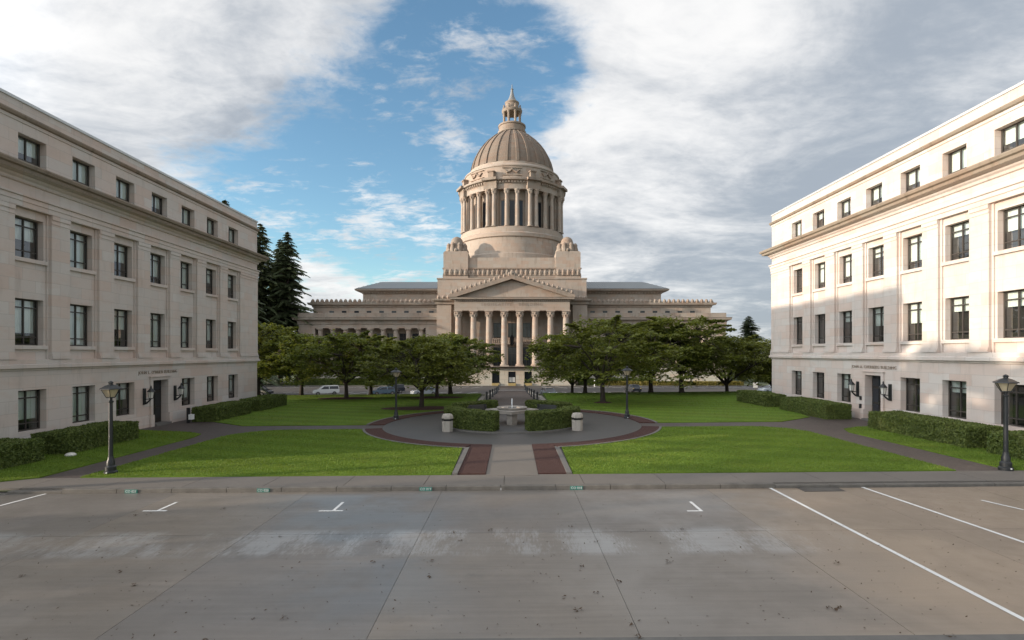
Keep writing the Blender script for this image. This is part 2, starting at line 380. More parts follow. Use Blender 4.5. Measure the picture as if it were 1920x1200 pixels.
# plaza paths under everything, between the two office buildings
rect('brick_path', -26, 26, 21.4, 51.9, 0, 'brick_paver')
def road():
    base = rect('road', -60, 60, -14, 19.62, -.17, 'asphalt')
    me = MB().box(-2.42, 2.42, 0, 4.62, -.2, 0).mesh('concrete_slab', 'road_concrete')
    me2 = MB().box(-2.42, 2.42, 0, 5.535, -.2, 0).mesh('concrete_slab', 'road_concrete')
    for i in range(-11, 12):
        x = -.15 + 4.85 * i
        for y, q in ((14.97, me), (9.42, me2), (3.87, me2), (-1.68, me2)):
            o = ob('concrete_slab', q, base, (x, y, gz(x) - .14 + rnd.uniform(-.002, .002))); o.rotation_euler = (0, -TILT, 0)
    k = rect('near_gutter', -60, 60, 7.4, 9.40, -.125, 'edging_concrete')
road()
def kerb_and_walk():
    k = empty('kerb'); struct(k)
    me = MB(); me.add([(-1.0, 0, -.30), (1.0, 0, -.30), (1.0, .25, -.30), (-1.0, .25, -.30), (-1.0, .03, -.02), (1.0, .03, -.02), (1.0, .25, 0), (-1.0, .25, 0), (-1.0, .06, 0), (1.0, .06, 0)],
                      [(0, 1, 5, 4), (4, 5, 9, 8), (8, 9, 6, 7), (0, 4, 8, 7, 3), (1, 2, 6, 9, 5)])
    kme = me.mesh('kerb_stone', 'kerb_stone')
    for i in range(-24, 25):
        x = i * 2.02 + .6
        z = gz(x) + .012
        if x < -15.6: z -= min(.12, (-15.6 - x) * .03)           # dropped kerb at the drive
        if 9 < x: z -= min(.05, (x - 9) * .03)
        o = ob('kerb_stone', kme, k, (x, 19.60, z)); o.rotation_euler = (0, -TILT, 0)
    w = empty('sidewalk'); struct(w)
    sme = MB().box(-1.49, 1.49, 0, 1.62, -.12, 0).mesh('sidewalk_slab', 'walk_concrete')
    for i in range(-16, 17):
        x = i * 3.0 + 1.2
        o = ob('sidewalk_slab', sme, w, (x, 19.86, gz(x) + .008)); o.rotation_euler = (0, -TILT, 0)
    for px, t in ((245, 'CO 021'), (493, 'CO 020'), (798, 'CO 019'), (1081, 'CO 018')):
        x = (px - 960) * 19.58 / FPX
        p = MB().box(-.23, .23, -.012, .02, -.065, .065).build('number_plate', 'paint_teal', None, (x, 19.605, gz(x) - .075)); p.parent = k
        tx = ob('lettering', text_mesh(t, .125, .003, 'paint_white', 1.0), p, (0, -.016, 0)); tx.rotation_euler = (R(90), 0, 0)
kerb_and_walk()
def marking(name, pts, label=None):
    """painted line on the road through pixel-derived ground points, constant width"""
    m = MB(); ms = []
    for (a, b, w) in pts:
        a = Vector(a); b = Vector(b); t = (b - a).normalized(); nn = Vector((-t.y, t.x)) * w / 2
        q = [a - nn, b - nn, b + nn, a + nn]
        m.add([(p.x, p.y, gz(p.x) - .1345 + .0004 * len(ms)) for p in q], [(0, 1, 2, 3)]); ms.append(1)
    o = m.build(name, 'paint_white'); struct(o); return o
U = lambda px, py: un(px, py, -.14)
xa, ya = U(622, 957)
for px in (292, 622):
    x, y = U(px, 958); marking('stall_tick', [((x - .42, y), (x + .36, y), .10), ((x + .05, y + .05), (x + .05, y + 1.0), .10)])
x, y = U(1318, 958); marking('stall_tick', [((x - .5, y), (x, y), .10), ((x - .05, y + .05), (x - .05, y + 1.05), .10)])
marking('parking_line', [(U(1440, 913), U(1920, 1162), .115), (U(1920, 1162), (9.2, 3.0), .115)])
marking('parking_line', [(U(1612, 912), (13.6, 10.5), .115)])
marking('parking_line', [(U(86, 926), (-17.9, 14.5), .115)])
x, y = U(1840, 938); marking('stall_tick', [((x, y), (x + .35, y - 1.1), .1), ((x + .35, y - 1.12), (x + 1.5, y - 1.12), .1)])
# storm drain at the kerb
def drain():
    x, y = U(1536, 916)
    e = tag(empty('storm_drain', (x, y - .12, gz(x) - .138)), 'dark iron storm drain grate set in the road at the kerb', 'drain')
    MB().box(-.75, .75, -.3, .3, -.02, .004).build('frame', 'black_metal', e)
    b = MB().box(-.018, .018, -.26, .26, 0, .012).mesh('bar', 'kerb_stone')
    for i in range(19): ob('bar', b, e, (-.68 + i * .0755, 0, 0))
drain()

# plaza: ring, island, lawns, mulch
YC, RP, RI, RM = 37.1, 8.75, 4.86, 10.0
def arc(r, a0, a1, n, c=(0, YC)): return [(c[0] + r * math.cos(a0 + (a1 - a0) * i / n), c[1] + r * math.sin(a0 + (a1 - a0) * i / n)) for i in range(n + 1)]
def sheet(name, poly, z, mat, th=.05, kind='structure'):
    m = MB(); m.prism(poly, z - th, z, gz); o = m.build(name, mat); struct(o, kind); return o
sheet('plaza_ring', arc(RP, 0, 2 * math.pi, 96)[:-1], .012, 'plaza_concrete')
sheet('island', arc(RI - .16, 0, 2 * math.pi, 72)[:-1], .09, 'plaza_concrete', .1)
def ring(name, r0, r1, a0, a1, z0, z1, mat, n=48):
    m = MB(); pr = [(r0, z0), (r1, z0), (r1, z1), (r0, z1), (r0, z0)]
    m.lathe(pr, n, (0, YC, 0), 0, a0, a1, cap=False)
    if a1 - a0 < 6.2:
        for a in (a0, a1): m.quad(*[(r * math.cos(a), YC + r * math.sin(a), z) for r, z in pr[:4]])
    m.v = [(x, y, z + gz(x)) for x, y, z in m.v]
    return struct(m.build(name, mat))
ring('island_kerb', RI - .16, RI, 0, 2 * math.pi, 0, .11, 'edging_concrete', 72)
rect('plaza_walk', -1.05, 1.05, 21.3, YC - RP + .15, .016, 'walk_concrete')
XL = 17.4
def lawns():
    A = lambda y: math.asin((y - YC) / RM)
    yb0, yb1 = 34.6, 36.8
    polys = {}
    for s in (-1, 1):
        xo = XL if s < 0 else 17.9
        a_in = math.asin(-math.sqrt(RM ** 2 - 2.55 ** 2) / RM); a_out = math.asin((yb0 - YC) / RM)
        ar = [(s * RM * math.cos(a), YC + RM * math.sin(a)) for a in np.linspace(a_in, a_out, 26)]
        rc = [(s * (xo - 3 + 3 * math.sin(t)), yb0 - 3 + 3 * math.cos(t)) for t in np.linspace(0, math.pi / 2, 8)]
        front = [(s * 2.45, 21.5), ] + ar + rc + [(s * xo, 21.5)]
        polys['front', s] = front
        # back lawn
        b0 = math.asin((yb1 - YC) / RM); b1 = math.acos(3.7 / RM)
        ar2 = [(s * RM * math.cos(a), YC + RM * math.sin(a)) for a in np.linspace(b0, b1, 26)]
        polys['back', s] = ar2 + [(s * 3.7, 64.7), (s * 48, 64.7), (s * 48, 53), (s * 24.2, 52.4), (s * 21.9, 39.2), (s * 18.6, yb1)]
        xi = 19.1 if s < 0 else 20.1
        polys['strip', s] = [(s * xi, 21.5), (s * xi, 31.8), (s * (xi + .5), 33.1), (s * (xi + 1.8), 33.9), (s * 24.9, 34.2), (s * 24.9, 21.5)]
        if s < 0: polys['strip', s] = [(-19.1, 21.5), (-19.0, 31.8), (-19.3, 33.1), (-20.6, 34.0), (-24.9, 35.2), (-24.9, 19.9), (-21.5, 20.0)]
    lab = {}
    for (k, s), p in polys.items():
        o = sheet('lawn', p, .045, 'turf', .06)
        for (xx, yy) in (): pass
    return polys
LAWN = lawns()
def inpoly(x, y, poly):
    c = np.zeros(len(x), bool); n = len(poly)
    for i in range(n):
        x0, y0 = poly[i]; x1, y1 = poly[(i + 1) % n]
        if y0 == y1: continue
        c ^= ((y0 > y) != (y1 > y)) & (x < (x1 - x0) * (y - y0) / (y1 - y0) + x0)
    return c
def grass():
    rg = np.random.default_rng(3); V = []; cnt = 0
    BX = [(-18.3, 59, 3.2, 1.6), (-8.1, 47.6, 3.6, 1.7), (-8.3, 59, 3., 1.5), (8.8, 51.6, .9, .8)]
    for (k, s), p in LAWN.items():
        a = np.array(p); x0, y0 = a.min(0); x1, y1 = a.max(0)
        d0 = 420 if k != 'back' else 90
        n = int((x1 - x0) * (min(y1, 62) - y0) * d0)
        x = rg.uniform(x0, x1, n); y = rg.uniform(y0, min(y1, 64), n)
        keep = inpoly(x, y, p) & (rg.random(n) < np.clip((24 / y) ** 1.6, .15, 1)) & (np.abs(x) < y * .99 + .5)
        for bx, by, rx, ry in BX: keep &= ((x - bx) / rx) ** 2 + ((y - by) / ry) ** 2 > 1
        x = x[keep]; y = y[keep]; n = len(x)
        w = .006 + .0003 * y; h = rg.uniform(.03, .07, n) * (1 + .006 * y); a = rg.uniform(0, math.pi, n)
        lx = rg.normal(0, .025, n); ly = rg.normal(0, .025, n); z = TILT * x + .04
        P = np.stack([np.stack([x - w * np.cos(a), y - w * np.sin(a), z], 1), np.stack([x + w * np.cos(a), y + w * np.sin(a), z], 1), np.stack([x + lx, y + ly, z + h], 1)], 1)
        V.append(P.reshape(-1, 3))
    V = np.concatenate(V); n = len(V) // 3
    me = tri_mesh('grass', V, 3); me.materials.append(MATS['grass_blade'])
    o = ob('grass', me); o['kind'] = 'stuff'; o['label'] = 'short mown green grass of the lawns'
def tri_mesh(name, V, k):
    n = len(V) // k; me = bpy.data.meshes.new(name)
    me.vertices.add(len(V)); me.vertices.foreach_set('co', np.ascontiguousarray(V, np.float32).ravel())
    me.loops.add(len(V)); me.loops.foreach_set('vertex_index', np.arange(len(V), dtype=np.int32))
    me.polygons.add(n); me.polygons.foreach_set('loop_start', np.arange(0, len(V), k, dtype=np.int32))
    me.update(calc_edges=True); return me
grass()
def beds():
    for s in (-1, 1):
        # straight beds beside the walk with a concrete edging toward the lawn
        q = [(s * 1.07, 21.55), (s * 2.2, 21.55), (s * 2.2, YC - math.sqrt(RP ** 2 - 2.2 ** 2)), (s * 1.07, YC - math.sqrt(RP ** 2 - 1.07 ** 2))]
        sheet('mulch_bed', q, .046, 'mulch', .06)
        sheet('bed_edging', [(s * 2.2, 21.52), (s * 2.42, 21.52), (s * 2.42, 27.38), (s * 2.2, 27.5)], .075, 'edging_concrete', .09)
    a_out = math.asin((34.7 - YC) / RM)
    for s in (-1, 1):
        a0 = -math.pi / 2 + .245; a1 = a_out
        f = (lambda a: a) if s > 0 else (lambda a: math.pi - a)
        for nm, r0, r1, z, mt in (('mulch_bed', RP + .02, RM - .13, .05, 'mulch'), ('bed_edging', RM - .13, RM + .03, .075, 'edging_concrete')):
            b0, b1 = sorted((f(a0), f(a1))); ring(nm, r0, r1, b0, b1, 0, z, mt, 30)
            c0, c1 = sorted((f(math.asin((36.7 - YC) / RM)), f(1.20))); ring(nm, r0, r1, c0, c1, 0, z, mt, 30)
    for i, (bx, by, rx, ry) in enumerate(((-18.3, 59, 3.2, 1.6), (-8.1, 47.6, 3.6, 1.7), (-8.3, 59, 3., 1.5), (8.8, 51.6, .9, .8))):
        m = MB(); vs = [(bx, by, .14)] + [(bx + rx * q * math.cos(a), by + ry * q * math.sin(a), zz) for q, zz in ((.6, .12), (1., .05)) for a in np.linspace(0, 2 * math.pi, 33)[:-1]]
        m.add([(x, y, z + gz(x)) for x, y, z in vs], [(0, 1 + j, 1 + (j + 1) % 32) for j in range(32)] + [(1 + j, 33 + j, 33 + (j + 1) % 32, 1 + (j + 1) % 32) for j in range(32)])
        struct(m.build('mulch_bed', 'mulch', smooth=True))
beds()
# ramp walk to the capitol with side walls
def rz_(y): return -max(0, y - 52) * .05 if y < 100 else ZL
def ramp():
    ys = [45.6, 52, 60, 70, 80, 90, 100, 119]
    m = MB()
    for a, b in zip(ys[:-1], ys[1:]):
        m.add([(-2.9, a, rz_(a) + .006), (2.9, a, rz_(a) + .006), (2.9, b, rz_(b) + .006), (-2.9, b, rz_(b) + .006)], [(0, 1, 2, 3)])
    struct(m.build('ramp_walk', 'brick_paver'))
    for s in (-1, 1):
        m = MB()
        for a, b in zip(ys[1:-1], ys[2:]):
            if a >= 100: continue
            t = lambda y: max(rz_(y) + .28, .12 if y < 61 else -9)
            xs = sorted((s * 2.92, s * 3.35))
            m.add([(xs[0], a, -3), (xs[1], a, -3), (xs[1], b, -3), (xs[0], b, -3), (xs[0], a, t(a)), (xs[1], a, t(a)), (xs[1], b, t(b)), (xs[0], b, t(b))],
                  [(4, 5, 6, 7), (0, 1, 5, 4), (1, 2, 6, 5), (2, 3, 7, 6), (3, 0, 4, 7)])
        o = m.build('ramp_wall', 'fountain_stone'); tag(o, 'low dark stone wall along the %s side of the sloping walk' % ('left' if s < 0 else 'right'), 'wall')
ramp()
def lot():
    m = MB(); m.box(-75, 75, 82, 119.5, ZL - .1, ZL); struct(m.build('parking_lot', 'asphalt'))
    me = MB().box(-.07, .07, -2.6, 2.6, 0, .004).mesh('stall_line', 'paint_white')
    lotp = bpy.data.objects['parking_lot']
    for s in (-1, 1):
        for i in range(16):
            x = s * (7.5 + i * 2.9)
            for y in (97.5, 113.5):
                o = ob('stall_line', me, lotp, (x, y, ZL + .003)); o.rotation_euler = (0, 0, s * R(24))
    cw = MB().box(-2.6, 2.6, -.16, .16, 0, .004).mesh('crosswalk_line', 'paint_white')
    for y in (104, 108): ob('crosswalk_line', cw, lotp, (0, y, ZL + .011))
    for s in (-1, 1):
        k = MB().box(min(s * 3.6, s * 70), max(s * 3.6, s * 70), 117.2, 117.6, ZL - .1, ZL + .14).build('far_kerb', 'kerb_stone'); struct(k)
lot()

# ------------------------------------------------------------------ office buildings
BAYS = [27.62 + 3.34 * k for k in range(7)]; Y0, Y1 = 21.7, 52.1
def window_set(w, h, rows, cols, sill=True, blind=.6):
    """frame / pane / blind / sill meshes: x out, y along, z up, origin at the opening's bottom centre"""
    f = MB(); t = .07; d0, d1 = -.05, .05
    f.box(d0, d1, -w / 2, -w / 2 + t, 0, h); f.box(d0, d1, w / 2 - t, w / 2, 0, h); f.box(d0, d1, -w / 2 + t, w / 2 - t, 0, t); f.box(d0, d1, -w / 2 + t, w / 2 - t, h - t, h)
    zs = [t] + [r * h for r in rows] + [h - t]; ys = [-w / 2 + t + (w - 2 * t) * c / cols for c in range(cols + 1)]
    for z in zs[1:-1]: f.box(d0 + .012, d1 - .008, -w / 2 + t, w / 2 - t, z - .03, z + .03)
    for y in ys[1:-1]: f.box(d0 + .008, d1 - .004, y - .03, y + .03, t, h - t)
    panes = []
    for i in range(len(zs) - 1):
        for j in range(cols):
            q = MB().quad((0, ys[j] + .012, zs[i] + .012), (0, ys[j + 1] - .012, zs[i] + .012), (0, ys[j + 1] - .012, zs[i + 1] - .012), (0, ys[j] + .012, zs[i + 1] - .012))
            panes.append(q.mesh('pane', 'window_glass'))
    bl = {}
    for b in (.35, .55, .75, 1.):
        q = MB(); z0 = h * (1 - b) + .05; n = 10
        for i in range(n):
            y = -w / 2 + .06 + (w - .12) * i / n; q.box(-.13 - .012 * (i % 2), -.12 - .012 * (i % 2), y, y + (w - .12) / n, z0, h - .02)
        bl[b] = q.mesh('blind', 'blind')
    sl_ = MB().box(.0, .52, -w / 2 - .1, w / 2 + .1, -.2, -.004).mesh('sill', 'sandstone') if sill else None
    return f.mesh('window', 'window_metal'), panes, bl, sl_
W_TOP = window_set(1.5, 1.5, (.24,), 2, False); W_3 = window_set(1.5, 2.1, (.2, .8), 2); W_2 = window_set(1.5, 2.4, (.18, .82), 2); W_G = window_set(1.5, 2.1, (.18, .8), 2, False)
FLOORS = [('g', .85, 2.98, W_G), ('2', 5.30, 7.71, W_2), ('3', 9.81, 11.92, W_3), ('t', 14.53, 16.1, W_TOP)]
DOORBAY = 3
def office(s, dz, label, title):
    root = tag(empty('office_building', (s * 25, 37 + (.2 if s < 0 else -.8), dz)), label, 'building')
    # everything below in local coordinates: o = outwards from the facade, along = world y
    X = lambda o_: -s * o_
    def lb(m, o0, o1, y0, y1, z0, z1, mi=0): m.box(min(X(o0), X(o1)), max(X(o0), X(o1)), y0 - 37, y1 - 37, z0, z1, mi)
    W = 1.64
    # relief wall
    ys = {Y0, Y1}; zs = {-.6, 4.5, 12.35, 17.86}
    holes = []
    for i, c in enumerate(BAYS):
        for f, a, b, ws in FLOORS:
            if f == 'g' and i == DOORBAY: holes.append((c - .8, c + .8, -.05, 3.0))
            else: holes.append((c - W / 2, c + W / 2, a, b))
        ys |= {c - 1.07, c - .95, c + .95, c + 1.07}
    for a, b, c, d in holes: ys |= {a, b}; zs |= {c, d}
    ys = sorted(ys); zs = sorted(zs)
    def depth(y, z):
        for a, b, c, d in holes:
            if a < y < b and c < z < d: return -.95
        if 4.5 < z < 12.35:
            k = min(abs(y - c) for c in BAYS)
            if k < .95: return -.16
            if k < 1.07: return -.08
            return -.02
        return 0.
    m = MB(); D = [[depth((ys[i] + ys[i + 1]) / 2, (zs[j] + zs[j + 1]) / 2) for j in range(len(zs) - 1)] for i in range(len(ys) - 1)]
    for i in range(len(ys) - 1):
        for j in range(len(zs) - 1):
            d = D[i][j]; a, b, c, e = ys[i] - 37, ys[i + 1] - 37, zs[j], zs[j + 1]
            m.quad((X(d), a, c), (X(d), b, c), (X(d), b, e), (X(d), a, e), 1 if d < -.5 else 0)
            if i + 1 < len(ys) - 1 and D[i + 1][j] != d: m.quad((X(d), b, c), (X(D[i + 1][j]), b, c), (X(D[i + 1][j]), b, e), (X(d), b, e))
            if j + 1 < len(zs) - 1 and D[i][j + 1] != d: m.quad((X(d), a, e), (X(d), b, e), (X(D[i][j + 1]), b, e), (X(D[i][j + 1]), a, e))
    bk = -20.
    for y in (Y0 - 37, Y1 - 37): m.quad((0, y, -.6), (X(bk), y, -.6), (X(bk), y, 17.86), (0, y, 17.86))
    m.quad((X(bk), Y0 - 37, -.6), (X(bk), Y1 - 37, -.6), (X(bk), Y1 - 37, 17.86), (X(bk), Y0 - 37, 17.86))
    m.build('wall', ['sandstone', 'room_dark'], root)
    x0, x1 = sorted((0., X(bk)))
    def sw(name, prof, mat='sandstone'): return MB().sweep_rect(x0, x1, Y0 - 37, Y1 - 37, prof).build(name, mat, root)
    sw('plinth', [(.0, -.5), (.1, -.5), (.1, .42), (.06, .5), (-.01, .52)]) if False else None
    sw('belt_course', [(-.01, 3.97), (.05, 3.99), (.08, 4.08), (.2, 4.12), (.2, 4.3), (.12, 4.34), (.12, 4.56), (-.2, 4.57)])
    sw('architrave', [(-.1, 12.34), (.10, 12.36), (.10, 12.62), (.14, 12.64), (.14, 12.86), (.22, 12.9), (.22, 12.98), (-.01, 13.02)])
    sw('cornice', [(-.01, 13.55), (.10, 13.6), (.14, 13.74), (.24, 13.82), (.28, 13.92), (.66, 13.97)])
    sw('cornice_top', [(.66, 13.972), (.68, 14.14), (.80, 14.2), (.84, 14.34), (.80, 14.42), (.3, 14.47), (-.01, 14.52)], 'sandstone_mossy')
    sw('upper_moulding', [(-.01, 16.62), (.05, 16.66), (.07, 16.8)])
    sw('moulding_top', [(.07, 16.802), (.16, 16.86), (.2, 16.98), (.17, 17.06), (-.01, 17.1)], 'sandstone_mossy')
    sw('coping', [(-.01, 17.67), (.07, 17.69), (.07, 17.83), (-.3, 17.90)], 'coping_metal')
    MB().box(x0 + .2, x1 - .2, Y0 - 36.8, Y1 - 37.2, 17.5, 17.85).build('roof', 'lead_grey', root)
    # pilasters
    edges = [Y0] + [q for c in BAYS for q in (c - 1.07, c + 1.07)] + [Y1]
    for a, b in zip(edges[0::2], edges[1::2]):
        p = MB(); y0_, y1_ = a, b
        if a == Y0: y0_ = a
        lb(p, -.02, .07, y0_ + .001, y1_ - .001, 4.58, 12.33); p = p.build('pilaster', 'sandstone', root)
        q = MB(); lb(q, -.02, .17, y0_ - .03 * (a != Y0), y1_ + .03 * (b != Y1), 4.575, 4.72); lb(q, -.02, .12, y0_ - .01 * (a != Y0), y1_ + .01 * (b != Y1), 4.722, 4.86); q.build('base', 'sandstone', p)
        q = MB(); lb(q, -.02, .10, y0_, y1_, 11.88, 11.96); lb(q, -.02, .12, y0_, y1_, 12.12, 12.336); q.build('capital', 'sandstone', p)
    rot = 0 if s < 0 else math.pi
    rr = random.Random(5 + s)
    for i, c in enumerate(BAYS):
        for f, a, b, (fm, panes, bl, sl_) in FLOORS:
            if f == 'g' and i == DOORBAY: continue
            off = .40 if f in 'gt' else .52
            h_ = b - a; base_h = {'g': 2.1, '2': 2.4, '3': 2.1, 't': 1.5}[f]
            w = ob('window', fm, root, (X(-off), c - 37, a), rot); w.scale = (1, W / 1.5, h_ / base_h)
            for pm in panes: ob('pane', pm, w)
            if s < 0 and f == 'g' and i == 1: k = 1.
            else: k = rr.choice((.55, .75, .75, 1., 1., .55)) if s < 0 else rr.choice((.35, .35, .55, .55, None, .75))
            if k: ob('blind', bl[k], w)
            if sl_:
                q = MB(); lb(q, -.14, -.06, c - W / 2 - .12, c + W / 2 + .12, -.22, -.006); q2 = ob('sill', sill_mesh(), w, (off - .15, 0, 0))
    # door
    c = BAYS[DOORBAY] - 37
    d = MB(); lb(d, -.5, -.42, c + 37 - .8, c + 37 + .8, -.05, 3.0); door = d.build('door', 'door_wood', root)
    for j in (-1, 1):
        q = MB()
        for z0, z1 in ((.25, 1.0), (1.12, 2.05)):
            q.box(-.03, .03, -.29, .29, z0, z1)
        lf = q.build('door_panel', 'black_metal' if s < 0 else 'dark_glass', door, (X(-.42), c + j * .39, 0))
        q = MB(); q.box(-.06, .06, -.02, .02, .95, 1.25); q.build('handle', 'chrome', door, (X(-.40), c + j * .06, 0))
    q = MB(); q.box(-.03, .03, -.7, .7, 2.25, 2.9)
    q.build('transom', 'dark_glass', door, (X(-.425), c, 0))
    q = MB()
    for yy in (-1.06, .81): lb(q, 0, .1, c + 37 + yy, c + 37 + yy + .25, .62, 3.0)
    lb(q, 0, .1, c + 37 - 1.06, c + 37 + 1.06, 3.003, 3.22); lb(q, 0, .17, c + 37 - 1.12, c + 37 + 1.12, 3.223, 3.29)
    q.build('door_surround', 'sandstone', root)
    for yy in (-1.16, .81):
        q = MB(); lb(q, -.002, .2, c + 37 + yy, c + 37 + yy + .35, -.5, .615); q.build('door_plinth', 'sandstone', root)
    q = MB(); lb(q, -.42, .35, c + 37 - .805, c + 37 + .805, -.5, -.045); q.build('door_step', 'edging_concrete', root)
    # base course
    for a, b in ((Y0, BAYS[DOORBAY] - 1.17), (BAYS[DOORBAY] + 1.17, Y1)):
        q = MB(); lb(q, -.003, .06, a, b, -.6, .56); q.build('base_course', 'sandstone', root)
    t = ob('lettering', text_mesh(title, .30, .02, 'bronze_letters', 1.12), root, (X(.015), c + .1 * s, 3.56)); t.rotation_euler = (R(90), 0, R(90) if s < 0 else R(-90))
    return root
_sm = []
def sill_mesh():
    if not _sm: _sm.append(MB().box(-.02, .12, -.9, .9, -.2, -.006).mesh('sill', 'sandstone'))
    return _sm[0]
office(-1, .0, 'pale sandstone four-storey office building on the left, in shade', "JOHN L. O'BRIEN BUILDING")
office(1, .36, 'pale sandstone four-storey office building on the right, sunlit upper floors', 'JOHN A. CHERBERG BUILDING')
def wall_lantern(s, y, zb, label):
    e = empty('wall_lantern', (s * 25, y, zb)); tag(e, label, 'lantern', 'lanterns beside the office doors'); x = -s
    MB().box(min(0, x * .1), max(0, x * .1), -.1, .1, -.35, .75).build('back_plate', 'black_metal', e)
    q = MB().tube([(x * .05, 0, -.3), (x * .2, 0, -.25), (x * .42, 0, -.05), (x * .5, 0, .05)], [.05, .06, .05, .04]); q.tube([(x * .05, 0, .02), (x * .45, 0, .02)], [.03, .03]); q.build('bracket', 'black_metal', e)
    MB().lathe([(.13, .1), (.19, .52)], 6, (x * .5, 0, 0)).build('lamp_glass', 'frost_glass', e)
    q = MB().lathe([(.05, .03), (.15, .06), (.15, .1)], 6, (x * .5, 0, 0)); q.lathe([(.27, .52), (.25, .56), (.12, .72), (.05, .78), (.06, .84), (.02, .95)], 6, (x * .5, 0, 0))
    for i in range(6):
        a = i * math.pi / 3; q.tube([(x * .5 + .135 * math.cos(a), .135 * math.sin(a), .1), (x * .5 + .2 * math.cos(a), .2 * math.sin(a), .53)], [.014, .014], 4)
    q.build('lamp_hood', 'black_metal', e)
for s, nm in ((-1, 'left'), (1, 'right')):
    for yy, wh in ((36.0, 'nearer'), (39.3, 'farther')):
        wall_lantern(s, yy + (.2 if s < 0 else -.8), 1.75 + (.0 if s < 0 else .35), 'black wall lantern with pale glass, %s one beside the door of the %s building' % (wh, nm))

# ------------------------------------------------------------------ capitol
def capitol():
    root = tag(empty('capitol_building', (0, 145.5, ZL)), 'domed sandstone capitol building with columned portico and long wings', 'building')
    OY, OZ = 145.5, ZL
    def L_(m): m.v = [(x, y - OY, z - OZ) for x, y, z in m.v]; return m
    def part(m, name, mat='capitol_stone', parent=root, smooth=False): return L_(m).build(name, mat, parent, smooth=smooth)
    def inst(name, me, loc, parent=root, rz=0., sc=None):
        o = ob(name, me, parent, (loc[0], loc[1] - OY, loc[2] - OZ) if parent is root else loc, rz); 
        if sc: o.scale = sc
        return o
    # carved crest ornament
    a = MB(); a.lathe([(.34, 0), (.40, .2), (.46, .45), (.3, .75), (.12, .95)], 7); a.box(-.55, .55, -.2, .2, 0, .28); ANT = a.mesh('antefix', 'capitol_carved')
    # podium
    m = MB(); px0, px1 = -14.2, 14.2
    doors = [-3.63, 0., 3.63]
    xs = sorted({px0, px1} | {d + q for d in doors for q in (-.85, .85)})
    for i in range(len(xs) - 1):
        mid = (xs[i] + xs[i + 1]) / 2; dr = any(abs(mid - d) < .5 for d in doors)
        if dr: m.box(xs[i], xs[i + 1], 119.4, 126, .75, 1.3); m.box(xs[i], xs[i + 1], 120.2, 126, ZL, .75)
        else: m.box(xs[i], xs[i + 1], 119.4, 126, ZL, 1.3)
    pod = part(m, 'podium', 'rusticated_stone')
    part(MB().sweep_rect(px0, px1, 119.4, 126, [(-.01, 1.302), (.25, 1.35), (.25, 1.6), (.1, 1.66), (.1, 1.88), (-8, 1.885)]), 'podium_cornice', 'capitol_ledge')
    part(MB().sweep_rect(px0, px1, 119.4, 126, [(.22, ZL), (.22, ZL + 1.2), (.14, ZL + 1.28), (-.01, ZL + 1.3)]), 'podium_base') if False else None
    for d in doors:
        q = MB().box(d - .8, d + .8, 120.1, 120.18, ZL + .6, .74); dd = part(q, 'door', 'dark_glass')
        for j in (-1, 1):
            q = MB().box(d + j * .38 - .32, d + j * .38 + .32, 120.05, 120.098, ZL + .75, -.55 if d == 0 else -1.6); part(q, 'door_panel', 'notice_white' if d == 0 else 'door_wood', dd) if False else L_(q).build('door_panel', 'notice_white' if d == 0 else 'door_wood', dd)
        part(MB().box(d - .84, d + .84, 119.1, 120.1, ZL, ZL + .55), 'door_step', 'yellow_paint')
    part(MB().box(-6, 6, 117.8, 119.1, ZL, ZL + .16).box(-5.8, 5.8, 118.4, 119.1, ZL + .162, ZL + .32), 'front_steps', 'edging_concrete') if False else None
    # columns (corinthian)
    H = 14.5 - 1.885; r = .72
    shaft = MB().lathe([(r, .55), (r * 1.0, 2), (r * .985, 5), (r * .93, 8.5), (r * .85, H - 1.5)], 20).mesh('portico_column', 'capitol_stone', True)
    base = MB().lathe([(r * 1.38, .22), (r * 1.38, .32), (r * 1.2, .40), (r * 1.25, .5), (r * 1.02, .56)], 20).box(-r * 1.4, r * 1.4, -r * 1.4, r * 1.4, 0, .22).mesh('base', 'capitol_stone')
    cp = MB(); zc = H - 1.5
    cp.lathe([(r * .9, zc), (r * .95, zc + .08), (r * .86, zc + .12), (r * .95, zc + .7), (r * 1.25, zc + 1.2), (r * 1.1, zc + 1.3)], 16)
    for i in range(8):
        an = i * math.pi / 4 + .39
        for z0, rr_, hh in ((zc + .12, .92, .45), (zc + .5, .98, .5)):
            c_, s_ = math.cos(an + (z0 > zc + .3) * .39), math.sin(an + (z0 > zc + .3) * .39)
            cp.tube([(c_ * r * rr_, s_ * r * rr_, z0), (c_ * r * rr_ * 1.12, s_ * r * rr_ * 1.12, z0 + hh * .7), (c_ * r * rr_ * 1.42, s_ * r * rr_ * 1.42, z0 + hh), (c_ * r * rr_ * 1.4, s_ * r * rr_ * 1.4, z0 + hh * .8)], [.17, .16, .11, .05], 5)
    cp.box(-r * 1.35, r * 1.35, -r * 1.35, r * 1.35, H - .22, H); CAP = cp.mesh('capital', 'capitol_stone')
    def column(x, y, z, sc=(1, 1, 1), name='portico_column'):
        c = inst(name, shaft, (x, y, z), root, 0, sc); ob('base', base, c); ob('capital', CAP, c); return c
    for i in range(8): column((i - 3.5) * 3.49, 121, 1.886)
    for x in (-12.2, 12.2): column(x, 124.2, 1.886)
    # entablature + pediment
    part(MB().box(-13.0, 13.0, 120.25, 126, 14.5, 15.2).box(-13.03, 13.03, 120.22, 126, 15.201, 16.55), 'entablature')
    t = ob('lettering', text_mesh('LEGISLATIVE   BUILDING', .95, .03, 'capitol_carved', 1.35), root, (0, 120.2 - OY, 15.85 - OZ)); t.rotation_euler = (R(90), 0, 0)
    dme = MB().box(-.12, .12, -.17, .18, 0, .298).mesh('dentil', 'capitol_stone')
